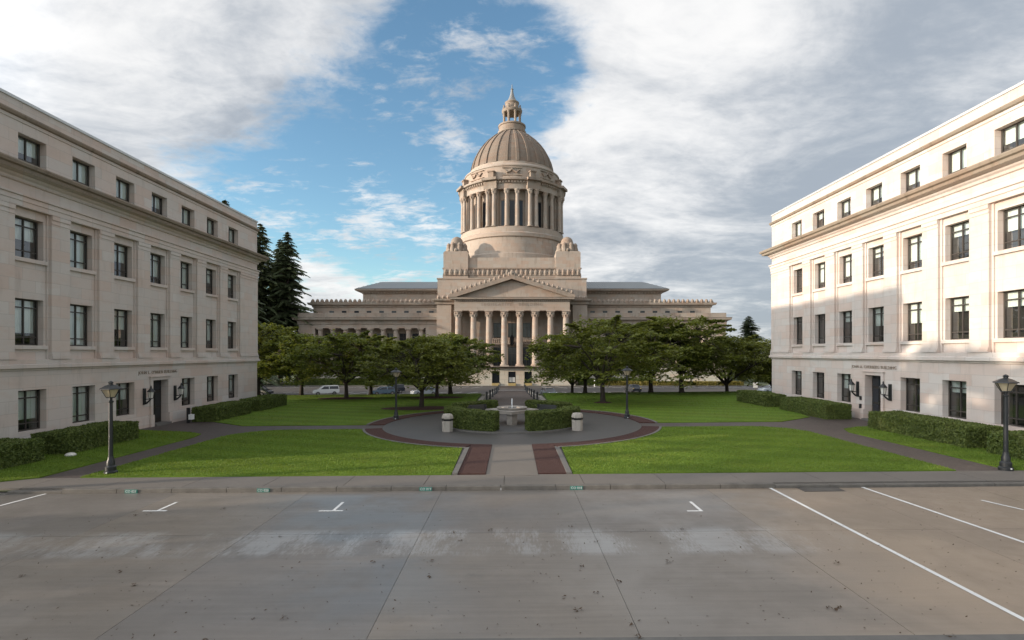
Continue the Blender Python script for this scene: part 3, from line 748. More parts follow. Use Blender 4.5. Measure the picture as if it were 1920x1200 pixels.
    for i in range(58): inst('dentil', dme, (-12.78 + i * .4525, 120.12, 16.552))
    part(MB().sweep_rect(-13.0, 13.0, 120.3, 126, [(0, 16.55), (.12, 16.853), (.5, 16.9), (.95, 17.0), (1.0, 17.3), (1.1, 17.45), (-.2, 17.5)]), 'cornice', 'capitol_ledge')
    part(MB().xprism([(-13.2, 17.47), (13.2, 17.47), (0, 21.4)], 120.6, 126.5), 'pediment')
    rk = MB(); w = 14.1
    for s in (-1, 1): rk.xprism([(s * w, 17.47), (s * w, 18.0), (0, 22.45), (0, 21.55), (s * 12.6, 17.5)], 119.35, 126.6)
    rk = part(rk, 'raking_cornice', 'capitol_carved')
    for s in (-1, 1):
        for i in range(13):
            tt = (i + .6) / 13.2; inst('antefix', ANT, (s * w * (1 - tt), 119.9 - OY, 18.0 + 4.45 * tt - .1 - OZ), rk, 0, (.85, .85, 1.0))
    inst('antefix', ANT, (0, 119.9 - OY, 22.3 - OZ), rk, 0, (1.3, 1.2, 1.35))
    # portico back wall with windows, balcony
    m = MB().box(-17.6, 17.6, 126, 166, ZL, 22.6); cb = part(m, 'central_block')
    for x in (-15.9, 15.9):
        part(MB().box(x - 1.7, x + 1.7, 124.6, 125.998, ZL, 16.2), 'corner_block')
    part(MB().sweep_rect(-17.6, 17.6, 124.6, 166, [(-.5, 16.2), (.3, 16.3), (.35, 16.9), (1.0, 17.1), (1.1, 17.5), (-1.6, 17.6)]), 'block_cornice', 'capitol_ledge')
    for x in (-17.1, -15.9, -14.8, 14.8, 15.9, 17.1): inst('antefix', ANT, (x, 124.2, 17.5), root, 0, (1, 1, .9))
    part(MB().sweep_rect(-17.6, 17.6, 126, 166, [(-.01, 22.2), (.15, 22.3), (.15, 22.65), (-3, 22.7)]), 'block_top', 'capitol_ledge')
    for x in (-3.45, 0, 3.45):
        for z0, z1 in ((1.9, 6.3), (8.6, 12.0)):
            f = part(MB().box(x - .92, x + .92, 125.85, 125.995, z0, z1), 'window', 'dark_glass')
            fr = MB()
            for xx in (-.95, -.04, .87): fr.box(x + xx, x + xx + .08, 125.78, 125.9, z0, z1)
            for zz in (z0, z0 + (z1 - z0) * .65, z1 - .08): fr.box(x - .9, x + .9, 125.79, 125.88, zz, zz + .08)
            L_(fr).build('frame', 'window_metal', f)
    bal = part(MB().box(-4.6, 4.6, 124.7, 125.99, 6.95, 7.2).box(-4.6, 4.6, 124.7, 124.9, 8.15, 8.35), 'balcony')
    bq = MB().lathe([(.08, 0), (.14, .3), (.07, .6), (.1, .95)], 8).mesh('baluster', 'capitol_stone')
    for i in range(20): inst('baluster', bq, (-4.45 + i * .468, 124.8 - OY, 7.2 - OZ), bal)
    part(MB().lathe([(.05, 14.4), (.05, 9.0)], 6, (0, 122.8, 0)).lathe([(.1, 9.1), (.5, 8.5), (.42, 6.9), (.1, 6.6)], 8, (0, 122.8, 0)), 'hanging_lantern', 'black_metal')
    # dome base
    part(MB().box(-16.5, 16.5, 129, 162, 22.6, 28.0), 'dome_base')
    part(MB().sweep_rect(-16.5, 16.5, 129, 162, [(-.01, 23.0), (.2, 23.1), (.25, 23.6), (-.01, 23.7)]), 'dome_base_band', 'capitol_ledge')
    fr = part(MB().sweep_rect(-16.5, 16.5, 129, 162, [(-.01, 25.2), (.3, 25.25), (.3, 25.5), (-.01, 25.55)]), 'carved_band', 'capitol_carved')
    for i in range(29): inst('antefix', ANT, (-16.1 + i * 1.15, 128.85 - OY, 23.65 - OZ), fr, 0, (1.05, .8, 1.55))
    for sx in (-1, 1):
        for cy in (131.4, 159.6):
            cx = sx * 13.55
            p = part(MB().box(cx - 2.97, cx + 2.97, cy - 2.95, cy + 2.95, 22.62, 29.2).box(cx - 2.75, cx + 2.75, cy - 2.75, cy + 2.75, 29.2, 29.5), 'corner_pier')
            if cy < 140:
                for i in range(5): inst('antefix', ANT, (cx - 2.4 + i * 1.2, cy - 3.05 - OY, 23.65 - OZ), p, 0, (1.05, .8, 1.55))
            q = MB(); q.lathe([(2.1, 29.5), (2.0, 30.6), (1.75, 31.6), (1.5, 32.2), (1.35, 32.7), (.95, 33.2), (.3, 33.5)], 16, (cx, cy, 0))
            for k in range(8):
                an = k * math.pi / 4 + .39; X_, Y_ = cx + 2.1 * math.cos(an), cy + 2.1 * math.sin(an)
                q.lathe([(.75, 29.5), (.7, 30.2), (.5, 30.9), (.55, 31.3), (.2, 31.75)], 8, (X_, Y_, 0))
                q.lathe([(.42, 29.5), (.5, 29.8), (.2, 30.3)], 7, (cx + 2.45 * math.cos(an + .39), cy + 2.45 * math.sin(an + .39), 0))
            L_(q).build('carved_finial', 'capitol_carved', p, smooth=True)
    # drum
    C = (0, OY, 0)
    part(MB().lathe([(14.6, 27.9), (14.6, 29.5), (14.1, 29.8), (14.1, 33.6), (14.5, 33.8), (14.6, 34.6), (14.2, 34.8), (13.9, 35.0), (13.9, 36.3), (13.2, 36.4)], 96, C), 'drum_base', smooth=True)
    part(MB().lathe([(11.9, 36.2), (11.9, 45.7)], 96, C), 'drum_wall', smooth=True)
    sh = MB().lathe([(.52, .3), (.5, 4), (.43, 8.0)], 14).mesh('drum_column', 'capitol_stone', True)
    bs_ = MB().lathe([(.7, 0), (.7, .12), (.6, .2), (.62, .28), (.53, .32)], 14).mesh('base', 'capitol_stone')
    cq = MB().lathe([(.45, 8.0), (.5, 8.1), (.47, 8.2), (.6, 8.7), (.8, 9.05), (.8, 9.2)], 12)
    for i in range(6):
        an = i * math.pi / 3; cq.tube([(.46 * math.cos(an), .46 * math.sin(an), 8.15), (.62 * math.cos(an), .62 * math.sin(an), 8.6), (.78 * math.cos(an), .78 * math.sin(an), 8.65)], [.12, .11, .05], 5)
    cq = cq.mesh('capital', 'capitol_stone')
    pier = MB().box(-1.55, 1.55, -13.0, -11.6, 0, 9.3).mesh('drum_pier', 'capitol_stone')
    win = MB().box(-.62, .62, -12.02, -11.85, .5, 6.7).mesh('drum_window', 'dark_glass')
    jam = MB()
    for xx in (-.78, .62): jam.box(xx, xx + .16, -12.12, -11.8, .3, 6.9)
    jam.box(-.78, .78, -12.14, -11.8, 6.9, 7.1); jam = jam.mesh('frame', 'capitol_stone')
    panel = MB().box(-.9, .9, -12.3, -11.8, 0, 9.3).mesh('drum_panel', 'capitol_stone')
    for k in range(8):
        a = k * math.pi / 4
        def at(ang, r): return (r * math.sin(ang), OY - r * math.cos(ang))
        for da in (-.10, .10):
            x, y = at(a + da, 13.2); c = inst('drum_column', sh, (x, y, 36.4)); ob('base', bs_, c); ob('capital', cq, c)
        for da in (-.175, 0, .175):
            if k % 2 == 1 and da == 0: inst('drum_panel', panel, (0, OY, 36.4), root, a); continue
            w_ = inst('drum_window', win, (0, OY, 36.4), root, a + da); ob('frame', jam, w_)
        b = a + math.pi / 8
        inst('drum_pier', pier, (0, OY, 36.4), root, b)
        for da in (-.062, .062):
            x, y = at(b + da, 13.75); c = inst('drum_column', sh, (x, y, 36.4)); ob('base', bs_, c); ob('capital', cq, c)
    m = MB().lathe([(11.8, 45.6), (13.6, 45.62), (13.6, 46.9), (13.75, 47.0), (13.75, 47.5), (14.5, 47.7), (14.6, 48.1), (14.1, 48.3), (12.7, 48.5), (12.7, 51.5), (12.9, 51.6), (12.9, 51.9), (12.3, 52.1), (12.0, 52.6), (11.5, 52.8), (11.5, 53.3), (11.0, 53.4)], 96, C)
    ent = part(m, 'drum_entablature', smooth=True)
    bl = MB().box(-1.75, 1.75, -14.35, -12.5, 45.61 - OZ, 47.62 - OZ).box(-1.95, 1.95, -15.15, -12.5, 47.63 - OZ, 48.25 - OZ).box(-.7, .7, -13.9, -12.5, 48.25 - OZ, 50.0 - OZ).box(-.9, .9, -14.1, -12.5, 50.0 - OZ, 50.3 - OZ).mesh('entablature_block', 'capitol_carved')
    dn = MB().box(-.13, .13, -14.15, -13.7, 47.2 - OZ, 47.55 - OZ).mesh('dentil', 'capitol_stone')
    sw = MB().tube([(-1.9, -12.75, 50.6 - OZ), (-1.2, -12.85, 49.9 - OZ), (-.5, -12.88, 50.2 - OZ), (0, -12.9, 50.8 - OZ), (.5, -12.88, 50.2 - OZ), (1.2, -12.85, 49.9 - OZ), (1.9, -12.75, 50.6 - OZ)], [.15, .3, .2, .3, .2, .3, .15], 6)
    sw.box(-2.4, 2.4, -12.85, -12.2, 51.0 - OZ, 51.2 - OZ); sw.box(-2.4, 2.4, -12.85, -12.2, 49.2 - OZ, 49.4 - OZ); sw = sw.mesh('carved_swag', 'capitol_carved')
    for k in range(8):
        inst('entablature_block', bl, (0, 0, 0), ent, k * math.pi / 4 + math.pi / 8); inst('carved_swag', sw, (0, 0, 0), ent, k * math.pi / 4)
    dm = MB()
    for k in range(120):
        a = 2 * math.pi * k / 120; ca, sa = math.cos(a), math.sin(a)
        dm.add([(ca * x - sa * y, sa * x + ca * y, z) for x, y, z in [(-.16, -14.1, 47.1 - OZ), (.16, -14.1, 47.1 - OZ), (.16, -13.7, 47.1 - OZ), (-.16, -13.7, 47.1 - OZ), (-.16, -14.1, 47.5 - OZ), (.16, -14.1, 47.5 - OZ), (.16, -13.7, 47.5 - OZ), (-.16, -13.7, 47.5 - OZ)]], [(0, 1, 5, 4), (1, 2, 6, 5), (3, 0, 4, 7), (0, 3, 2, 1)])
    o = dm.build('dentils', 'capitol_stone', ent); o['kind'] = 'stuff'
    prof = [(11.1, 53.4), (10.95, 54.4), (10.55, 55.9), (9.9, 57.5), (9.0, 59.1), (7.9, 60.6), (6.6, 62.0), (5.2, 63.2), (3.9, 64.1), (3.6, 64.3)]
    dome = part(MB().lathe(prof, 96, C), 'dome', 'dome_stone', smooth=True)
    rb = MB(); rp = [(0, -(q + .02), z) for q, z in prof[:-1]]
    n = len(rp); vs = []
    for (x, y, z), (q, _) in zip(rp, prof[:-1]):
        wd = .16 + .30 * q / 11; vs += [(-wd, y + .15, z), (-wd * .8, y - .26, z + .04), (wd * .8, y - .26, z + .04), (wd, y + .15, z)]
    rb.add([(x, y, z - OZ) for x, y, z in vs], [(4 * j + i, 4 * j + i + 1, 4 * j + 5 + i, 4 * j + 4 + i) for j in range(n - 1) for i in range(3)]); rb = rb.mesh('rib', 'dome_stone')
    for k in range(24): inst('rib', rb, (0, 0, 0), dome, 2 * math.pi * (k + .5) / 24)
    # lantern
    ln = part(MB().lathe([(3.6, 64.2), (3.9, 64.4), (3.9, 64.9), (3.55, 65.1), (3.55, 66.2), (3.75, 66.3), (3.75, 66.7), (2.9, 66.75), (.1, 66.8)], 32, C).lathe([(.1, 69.9), (1.7, 69.95), (2.6, 70.2), (2.75, 70.5), (2.8, 70.9), (2.0, 71.1), (1.85, 71.2), (1.8, 72.6), (1.95, 72.8), (1.95, 73.1), (1.3, 73.5)], 32, C), 'lantern', 'capitol_carved', smooth=True)
    lc = MB().lathe([(.42, 0), (.42, .25), (.32, .35), (.3, 2.9), (.5, 3.45)], 10).mesh('lantern_column', 'capitol_carved')
    ln2 = MB().lathe([(.35, 0), (.42, .3), (.2, .8), (.28, 1.0), (.05, 1.3)], 8).mesh('urn', 'capitol_carved')
    for k in range(8):
        a = 2 * math.pi * k / 8 + .39; inst('lantern_column', lc, (2.3 * math.cos(a), 2.3 * math.sin(a), 66.75 - OZ), ln); inst('urn', ln2, (2.35 * math.cos(a), 2.35 * math.sin(a), 70.9 - OZ), ln)
    L_(MB().lathe([(1.35, 73.45), (1.1, 73.9), (.65, 74.9), (.4, 75.9), (.32, 76.7), (.42, 76.8), (.3, 77.0), (.12, 77.2), (.1, 78.0), (.02, 78.3)], 20, C)).build('spire', 'lead_grey', ln, smooth=True)
    # wings
    for s in (-1, 1):
        def B(m, x0, x1, *r): m.box(min(s * x0, s * x1), max(s * x0, s * x1), *r); return m
        m = MB(); B(m, 17.6, 50.5, 128.4, 164, ZL, 10.8); B(m, 17.6, 20.4, 126, 128.4, 1.6, 10.8); B(m, 46.6, 50.5, 126, 128.4, 1.6, 10.8); B(m, 17.6, 50.5, 126, 164, 10.8, 12.5)
        part(m, 'wing_wall')
        part(B(MB(), 17.6, 50.6, 125.6, 128.4, ZL, 1.6), 'wing_podium', 'rusticated_stone')
        x0, x1 = sorted((s * 17.7, s * 50.5))
        part(MB().sweep_rect(x0, x1, 126, 164, [(-.01, 11.6), (.15, 11.65), (.2, 12.3), (.35, 12.5), (1.0, 12.75), (1.05, 13.15), (1.15, 13.3), (.1, 13.42), (.1, 14.4), (-6, 14.45)]), 'wing_cornice', 'capitol_ledge')
        wc = MB().lathe([(.66, 0), (.66, 1.5), (.6, 6), (.55, 8.6), (.72, 8.75), (.75, 8.9)], 16).box(-.78, .78, -.78, .78, 8.9, 9.2).mesh('wing_column', 'capitol_stone', True)
        wm = MB().box(-.85, .85, -.08, .08, 0, 3.0).mesh('window', 'dark_glass'); wm2 = MB().box(-.9, -.8, -.14, 0, 0, 3.).box(.8, .9, -.14, 0, 0, 3.).box(-.05, .05, -.14, -.081, 0, 3.).box(-.8, .8, -.13, -.081, 1.9, 2.).mesh('frame', 'window_metal')
        for i in range(9): inst('wing_column', wc, (s * (21.6 + 2.99 * i), 126.8, 1.605))
        for i in range(8):
            for z in (2.2, 6.6):
                w_ = inst('window', wm, (s * (23.1 + 2.99 * i), 128.37, z)); ob('frame', wm2, w_)
        # attic
        part(B(MB(), 17.6, 48.8, 131, 160, 12.4, 16.6), 'attic_wall')
        x0, x1 = sorted((s * 17.7, s * 48.8))
        ac = part(MB().sweep_rect(x0, x1, 131, 160, [(-.01, 16.0), (.2, 16.1), (.3, 16.5), (1.0, 16.7), (1.15, 17.2), (-1.5, 17.3)]), 'attic_cornice', 'capitol_ledge')
        for i in range(27): inst('antefix', ANT, (s * (19 + i * 1.14), 130.3 - OY, 17.15 - OZ), ac, 0, (1.05, .9, 1.0))
        sl = MB().box(-.55, .55, -.06, .06, 0, .5).mesh('attic_window', 'dark_glass')
        for i in range(9): inst('attic_window', sl, (s * (19.8 + i * 3.06), 130.96, 14.75))
        # upper block with hipped metal roof
        part(B(MB(), 17.6, 38, 136, 155, 16.6, 20.4), 'upper_wall')
        x0, x1 = sorted((s * 17.7, s * 38))
        uc = part(MB().sweep_rect(x0, x1, 136, 155, [(-.01, 19.9), (.2, 20.0), (.3, 20.25), (1.2, 20.5), (1.6, 20.7), (1.7, 21.1), (.5, 21.3)]), 'upper_cornice', 'capitol_ledge')
        dt = MB().box(-.16, .16, -.5, .1, 0, .3).mesh('bracket', 'capitol_stone')
        for i in range(26): inst('bracket', dt, (s * (18.3 + i * .78), 135.8 - OY, 20.1 - OZ), uc)
        e0, e1, yy0, yy1 = 17.5, 39.5, 134.5, 156.5; rx = 35.6; ry = 145.5; zr = 24.3; z0 = 21.2
        rf = MB(); P = lambda x, y, z: (s * x, y, z)
        rf.add([P(e0, yy0, z0), P(e1, yy0, z0), P(e1, yy1, z0), P(e0, yy1, z0), P(e0, ry, zr), P(rx, ry, zr)], [(0, 1, 5, 4), (1, 2, 5), (2, 3, 4, 5)])
        rf = part(rf, 'roof', 'roof_metal')
        for i in range(34):
            x = e0 + .35 + i * .64; yt = ry if x < rx else ry - (x - rx) / (e1 - rx) * (ry - yy0); zt = zr if x < rx else zr - (x - rx) / (e1 - rx) * (zr - z0)
            q = MB(); q.add([P(x - .03, yy0, z0), P(x + .03, yy0, z0), P(x + .03, yt, zt), P(x - .03, yt, zt), P(x - .03, yy0, z0 + .09), P(x + .03, yy0, z0 + .09), P(x + .03, yt, zt + .09), P(x - .03, yt, zt + .09)], [(0, 1, 5, 4), (4, 5, 6, 7), (1, 2, 6, 5), (3, 0, 4, 7)])
            L_(q).build('seam', 'roof_metal', rf)
capitol()

# ------------------------------------------------------------------ planting
def leaves_arrays(centers, radii, per, size, rg, tilt=.5, flat=.25, elong=1.5):
    n = len(centers); c = np.repeat(centers, per, 0); r = np.repeat(radii, per)
    k = len(c); th = rg.uniform(0, 2 * math.pi, k); rr = np.sqrt(rg.random(k)) * r
    p = c + np.stack([rr * np.cos(th), rr * np.sin(th), rg.normal(0, flat, k) * r - .18 * (rr / r) ** 2 * r], 1)
    a = rg.uniform(0, 2 * math.pi, k); s = size * rg.uniform(.6, 1.4, k)
    nx, ny = rg.normal(0, tilt, k), rg.normal(0, tilt, k); nrm = np.stack([nx, ny, np.ones(k)], 1); nrm /= np.linalg.norm(nrm, axis=1)[:, None]
    t = np.stack([np.cos(a), np.sin(a), np.zeros(k)], 1); t -= nrm * (t * nrm).sum(1)[:, None]; t /= np.linalg.norm(t, axis=1)[:, None]
    b = np.cross(nrm, t); t = t * (s * elong)[:, None] * .5; b = b * s[:, None] * .5
    return np.stack([p - t, p + b * .9 - t * .1, p + t, p - b * .9 - t * .1], 1).reshape(-1, 3)
def broadleaf(seed, H=8., RAD=5.8, npad=235, per=54, size=.22, zb=2.2, trunk=1.9):
    rg = np.random.default_rng(seed); rr = random.Random(seed); tr = MB()
    tr.tube([(0, 0, -.2), (.02, 0, .25), (.05, .03, trunk * .5), (.08, 0, trunk)], [.42, .27, .22, .2], 9)
    limbs = []
    nl = 8
    for i in range(nl):
        a = 2 * math.pi * i / nl + rr.uniform(-.3, .3); ro = RAD * rr.uniform(.55, .9) if i % 4 else RAD * .25; zt = H * (.55 + .3 * (1 - ro / RAD)) + rr.uniform(-.5, .5)
        p0 = Vector((.08, 0, trunk - .4 + rr.uniform(0, .4))); p3 = Vector((ro * math.cos(a), ro * math.sin(a), zt)); p1 = p0.lerp(p3, .3) + Vector((0, 0, .3)); p2 = p0.lerp(p3, .65) + Vector((0, 0, .5 + rr.uniform(-.2, .3)))
        pts = [p0, p1, p2, p3]; limbs += [(p0.lerp(p1, .7)), p1, p1.lerp(p2, .5), p2, p2.lerp(p3, .5), p3]
        tr.tube(pts, [.15, .11, .07, .03], 6)
    cen = []; rad = []
    while len(cen) < npad:
        q = math.sqrt(rr.random()); a = rr.uniform(0, 2 * math.pi); lob = 1 + .16 * math.sin(3 * a + seed) + .1 * math.sin(5 * a + 2 * seed)
        r = RAD * q * lob; top = zb + (H - zb) * math.sqrt(max(0, 1 - .86 * q * q)) ; bot = zb + .9 * (1 - q) * 1.2 - .4 * (q > .8)
        z = bot + (top - bot) * (1 - rr.random() ** 1.7 * .95)
        if mnoise.noise(Vector((r * math.cos(a) * .45, r * math.sin(a) * .45, z * .8 + seed * 7))) < -.16: continue
        cen.append((r * math.cos(a), r * math.sin(a), z)); rad.append(rr.uniform(.55, 1.1))
    for k in range(16):                                  # long shoots breaking the outline
        a = rr.uniform(0, 2 * math.pi); q = rr.uniform(.35, 1.); r = RAD * q; z = zb + (H - zb) * math.sqrt(max(0, 1 - .86 * q * q)) - .2; up = rr.uniform(.05, .5) * (1.3 - q)
        for j in range(5):
            cen.append((r * math.cos(a), r * math.sin(a), z)); rad.append(.5 - .07 * j); r += .33; z += up * .5 - .03 * j
    for c in cen[::2]:
        c = Vector(c); l = min(limbs, key=lambda p: (p - c).length); tr.tube([l, l.lerp(c, .5) + Vector((0, 0, .12)), c], [.035, .022, .008], 4)
    V = leaves_arrays(np.array(cen), np.array(rad), per, size, rg, .45, .16)
    cm = tri_mesh('crown', V, 4); cm.materials.append(MATS['cherry_leaf'])
    return tr.mesh('trunk', 'bark', True), cm
TV = [broadleaf(1, 8.0, 6.2), broadleaf(2, 7.6, 5.9), broadleaf(3, 8.3, 5.8), broadleaf(4, 7.2, 5.3, 200), broadleaf(5, 16.5, 5.6, 260, 60, .3, 8.6, 8.2)]
def tree(x, y, v, sc, rz, label, z=None, name='cherry_tree', group='broadleaf trees on the lawns', cat='tree'):
    z = gz(x) if z is None else z
    e = tag(empty(name, (x, y, z), rz), label, cat, group); e.scale = (sc, sc, sc)
    ob('trunk', TV[v][0], e); ob('crown', TV[v][1], e); return e
TREES = [(-8.1, 47.6, 3, .88, 'small dark tree in the largest mulch bed left of the fountain'), (-8.3, 59, 1, .86, 'tree in the mulch oval behind the small left tree'), (-7.4, 64.2, 3, 1.0, 'broadleaf tree at the lawn edge nearest the walk, left side'),
         (-18.3, 59, 0, .92, 'wide tree in a long mulch oval left of the left far lamp'), (-17, 64.2, 2, .86, 'tree at the lawn edge behind the wide mulch oval tree'), (-25.4, 64.3, 1, .97, 'tree between the left building corner and the white car'), (-31.4, 66, 2, 1.12, 'leftmost broadleaf tree beside the left building corner'),
         (8.8, 51.6, 0, 1.02, 'large spreading tree right of the fountain, nearest on the right lawn'), (8.8, 64.3, 3, .95, 'tree right behind the large spreading right tree'), (7.4, 66, 1, .85, 'tree nearest the walk on the right side, beside the grey car'),
         (16.7, 64.2, 1, 1.08, 'tree behind the right far lamp at the lawn edge'), (20.2, 63.5, 2, 1.12, 'tall tree in the middle of the right lawn edge'), (27.0, 67, 0, .98, 'tree on the right lawn edge before the wing end'), (34, 69.5, 1, 1.05, 'rightmost broadleaf tree beside the right building corner'),
         (40.5, 68.5, 2, 1.05, 'broadleaf tree half hidden behind the right building corner')]
for i, (x, y, v, sc, lb_) in enumerate(TREES):
    z = gz(x) if y < 64.6 else -.25 - (y - 64.6) * .22
    tree(x, y, v, sc, i * 1.37, lb_, z)
def conifer(seed, H, RB, lv=58):
    rg = np.random.default_rng(seed); rr = random.Random(seed); tr = MB(); tr.tube([(0, 0, -.5), (0, 0, H * .5), (0, 0, H)], [.5, .3, .03], 8); V = []
    for i in range(lv):
        t = i / (lv - 1); z = H * (.07 + .925 * t); Lb = RB * (1 - t) ** .68 * (.78 + .35 * mnoise.noise(Vector((t * 9, seed, 0)))) + .25
        for k in range(8):
            a = rr.uniform(0, 2 * math.pi); L = Lb * rr.uniform(.7, 1.15); n = max(4, int(L * 4.5)); dr = rr.uniform(.12, .4)
            tr.tube([(0, 0, z), (L * .5 * math.cos(a), L * .5 * math.sin(a), z + .12 * L - dr * L * .25), (L * math.cos(a), L * math.sin(a), z - dr * L * .8)], [.06, .04, .01], 3)
            for j in range(n):
                u = (j + .6) / n; r = L * u; zz = z + .24 * L * u * (1 - u) - dr * L * .8 * u * u
                c = np.array([r * math.cos(a), r * math.sin(a), zz]); w = .4 + .6 * (1 - u) * min(1, L / 2.5)
                for sd in (-1, 1):
                    d = np.array([math.cos(a + sd * 1.0), math.sin(a + sd * 1.0), -.35 - rr.random() * .4]); t_ = np.array([math.cos(a), math.sin(a), -.2]) * .16
                    V += [c - t_, c + t_, c + d * w + t_ * .5, c + d * w - t_ * .5]
    m = tri_mesh('crown', np.array(V), 4); m.materials.append(MATS['fir_needle'])
    return tr.mesh('trunk', 'bark'), m
CV = [conifer(11, 30, 9.2), conifer(12, 30, 8.8)]
def fir(x, y, v, h, label, z=ZL):
    e = tag(empty('fir_tree', (x, y, z), x * 1.3), label, 'tree', 'tall firs beyond the buildings'); sc = h / 30; e.scale = (sc, sc, sc) if h > 20 else (sc * 1.7, sc * 1.7, sc)
    ob('trunk', CV[v][0], e); ob('crown', CV[v][1], e)
for i, (x, y, v, h, lb_) in enumerate([(-59.5, 126, 0, 38, 'tall dark fir just right of the left building corner'), (-53.8, 128, 1, 36.5, 'pointed fir with open branches left of the capitol wing'), (-58.2, 134, 1, 36, 'dark fir standing behind the two front firs at left'),
        (-48.9, 91, 1, 33.5, 'fir whose tip shows above the left building roof'), (71, 160, 0, 18.5, 'short blue-green spruce beyond the right wing end'),
        (-64, 117, 0, 33, 'fir out at the far left, hidden behind the left building'), (-73, 115.5, 1, 33, 'outermost fir at the far left, hidden behind the left building'), (-66, 84, 0, 30, 'fir behind the left building, second of the hidden row'), (-60, 72, 1, 29, 'fir behind the left building, third of the hidden row'), (-64, 60, 0, 29, 'fir behind the left building, nearest of the hidden row')]):
    fir(x, y, v, h, lb_)
# street trees to the left of the camera, out of frame; they dapple the low sun
for i, (x, y, v, sc) in enumerate([(-37, 15, 4, 1.), (-38, 7, 4, 1.02), (-46, -3, 2, 1.8), (-40, -14, 1, 1.7), (-42, -27, 0, 1.8)]):
    tree(x, y, v, sc, i * 2.1, ['big street tree nearest the left building', 'big street tree set back behind the nearest one', 'big street tree second from the left building', 'big street tree third from the left building', 'big street tree farthest from the left building'][i], None, 'street_tree', 'street trees along the road')
def hedge_mesh(name, poly_fn, leafmat='hedge_leaf', per_m2=420, size=.06, seed=1):
    """poly_fn: (list of quads) -> core mesh + leaf faces scattered on its surface"""
    quads = poly_fn; rg = np.random.default_rng(seed); V = []
    for q in quads:
        a, b, c, d = [np.array(p, float) for p in q]; A = np.linalg.norm(np.cross(b - a, d - a)); n = max(6, int(A * per_m2)); nrm = np.cross(b - a, d - a); nrm /= np.linalg.norm(nrm)
        u, v = rg.random(n)[:, None], rg.random(n)[:, None]; p = a * (1 - u) * (1 - v) + b * u * (1 - v) + c * u * v + d * (1 - u) * v
        lump = np.array([mnoise.noise(Vector(x) * 1.4) * .05 + mnoise.noise(Vector(x) * 5) * .025 for x in p]); p += nrm * (lump + rg.uniform(-.03, .03, n))[:, None]
        t = rg.normal(0, 1, (n, 3)); t /= np.linalg.norm(t, axis=1)[:, None]; nn = nrm + rg.normal(0, .6, (n, 3)); bb = np.cross(nn, t); bb /= np.linalg.norm(bb, axis=1)[:, None]; s = (size * rg.uniform(.6, 1.4, n))[:, None]
        V.append(np.stack([p - t * s, p + bb * s * .6, p + t * s, p - bb * s * .6], 1).reshape(-1, 3))
    return tri_mesh('foliage', np.concatenate(V), 4)
def box_hedge(x0, x1, y0, y1, z0, z1, label, mat='hedge_leaf', seed=1, per=420, size=.075, tiltz=True, group='clipped hedges along the buildings'):
    cx, cy = (x0 + x1) / 2, (y0 + y1) / 2; zb = gz(cx) if tiltz else 0
    e = tag(empty('hedge', (cx, cy, z0 + zb)), label, 'hedge', group); X0, X1, Ya, Yb, h = x0 - cx, x1 - cx, y0 - cy, y1 - cy, z1 - z0
    k = .05; q = [((X0, Ya, 0), (X1, Ya, 0), (X1, Ya, h), (X0, Ya, h)), ((X1, Ya, 0), (X1, Yb, 0), (X1, Yb, h), (X1, Ya, h)), ((X1, Yb, 0), (X0, Yb, 0), (X0, Yb, h), (X1, Yb, h)), ((X0, Yb, 0), (X0, Ya, 0), (X0, Ya, h), (X0, Yb, h)), ((X0, Ya, h), (X1, Ya, h), (X1, Yb, h), (X0, Yb, h))]
    me = hedge_mesh('f', q, mat, per, size, seed); me.materials.append(MATS[mat]); ob('foliage', me, e)
    MB().box(X0 + k, X1 - k, Ya + k, Yb - k, 0, h - k).build('core', mat, e)
HEDGES = [(-23.9, -22.0, 21.0, 25.1, 'dark clipped hedge at the left picture edge'), (-23.9, -22.0, 26.5, 31.4, 'clipped hedge under the lamp-side windows of the left building'), (-23.6, -21.8, 39.3, 44.6, 'clipped hedge just past the left building door'), (-23.6, -21.8, 46.2, 51.6, 'rounded far hedge at the left building corner'),
          (22.3, 24.2, 20.6, 25.0, 'clipped hedge at the right picture edge behind the lamp'), (22.3, 24.2, 26.2, 33.4, 'long clipped hedge under the right building windows before the door'), (22.3, 24.1, 37.9, 44.4, 'clipped hedge just past the right building door'), (22.0, 23.8, 46.3, 52.2, 'far clipped hedge at the right building corner')]
for i, (a, b, c, d, l) in enumerate(HEDGES): box_hedge(a, b, c, d, 0, 1.06, l, seed=20 + i, per=800 if c < 40 else 420, size=.05 if c < 40 else .065)
for i, (a, b, l, mt) in enumerate(((-50, -15.5, 'long brown-green hedge at the foot of the left wing', 'hedge_leaf'), (15.5, 33, 'dark green hedge at the foot of the right wing', 'hedge_leaf'), (20, 52, 'yellow-green hedge row before the right wing', 'hedge_yellow'))):
    y = 122.5 if i < 2 else 119.8
    box_hedge(a, b, y, y + 1.6, ZL, ZL + (1.3 if i < 2 else .8), l, mt, 40 + i, 60, .2, False, 'hedges along the capitol')
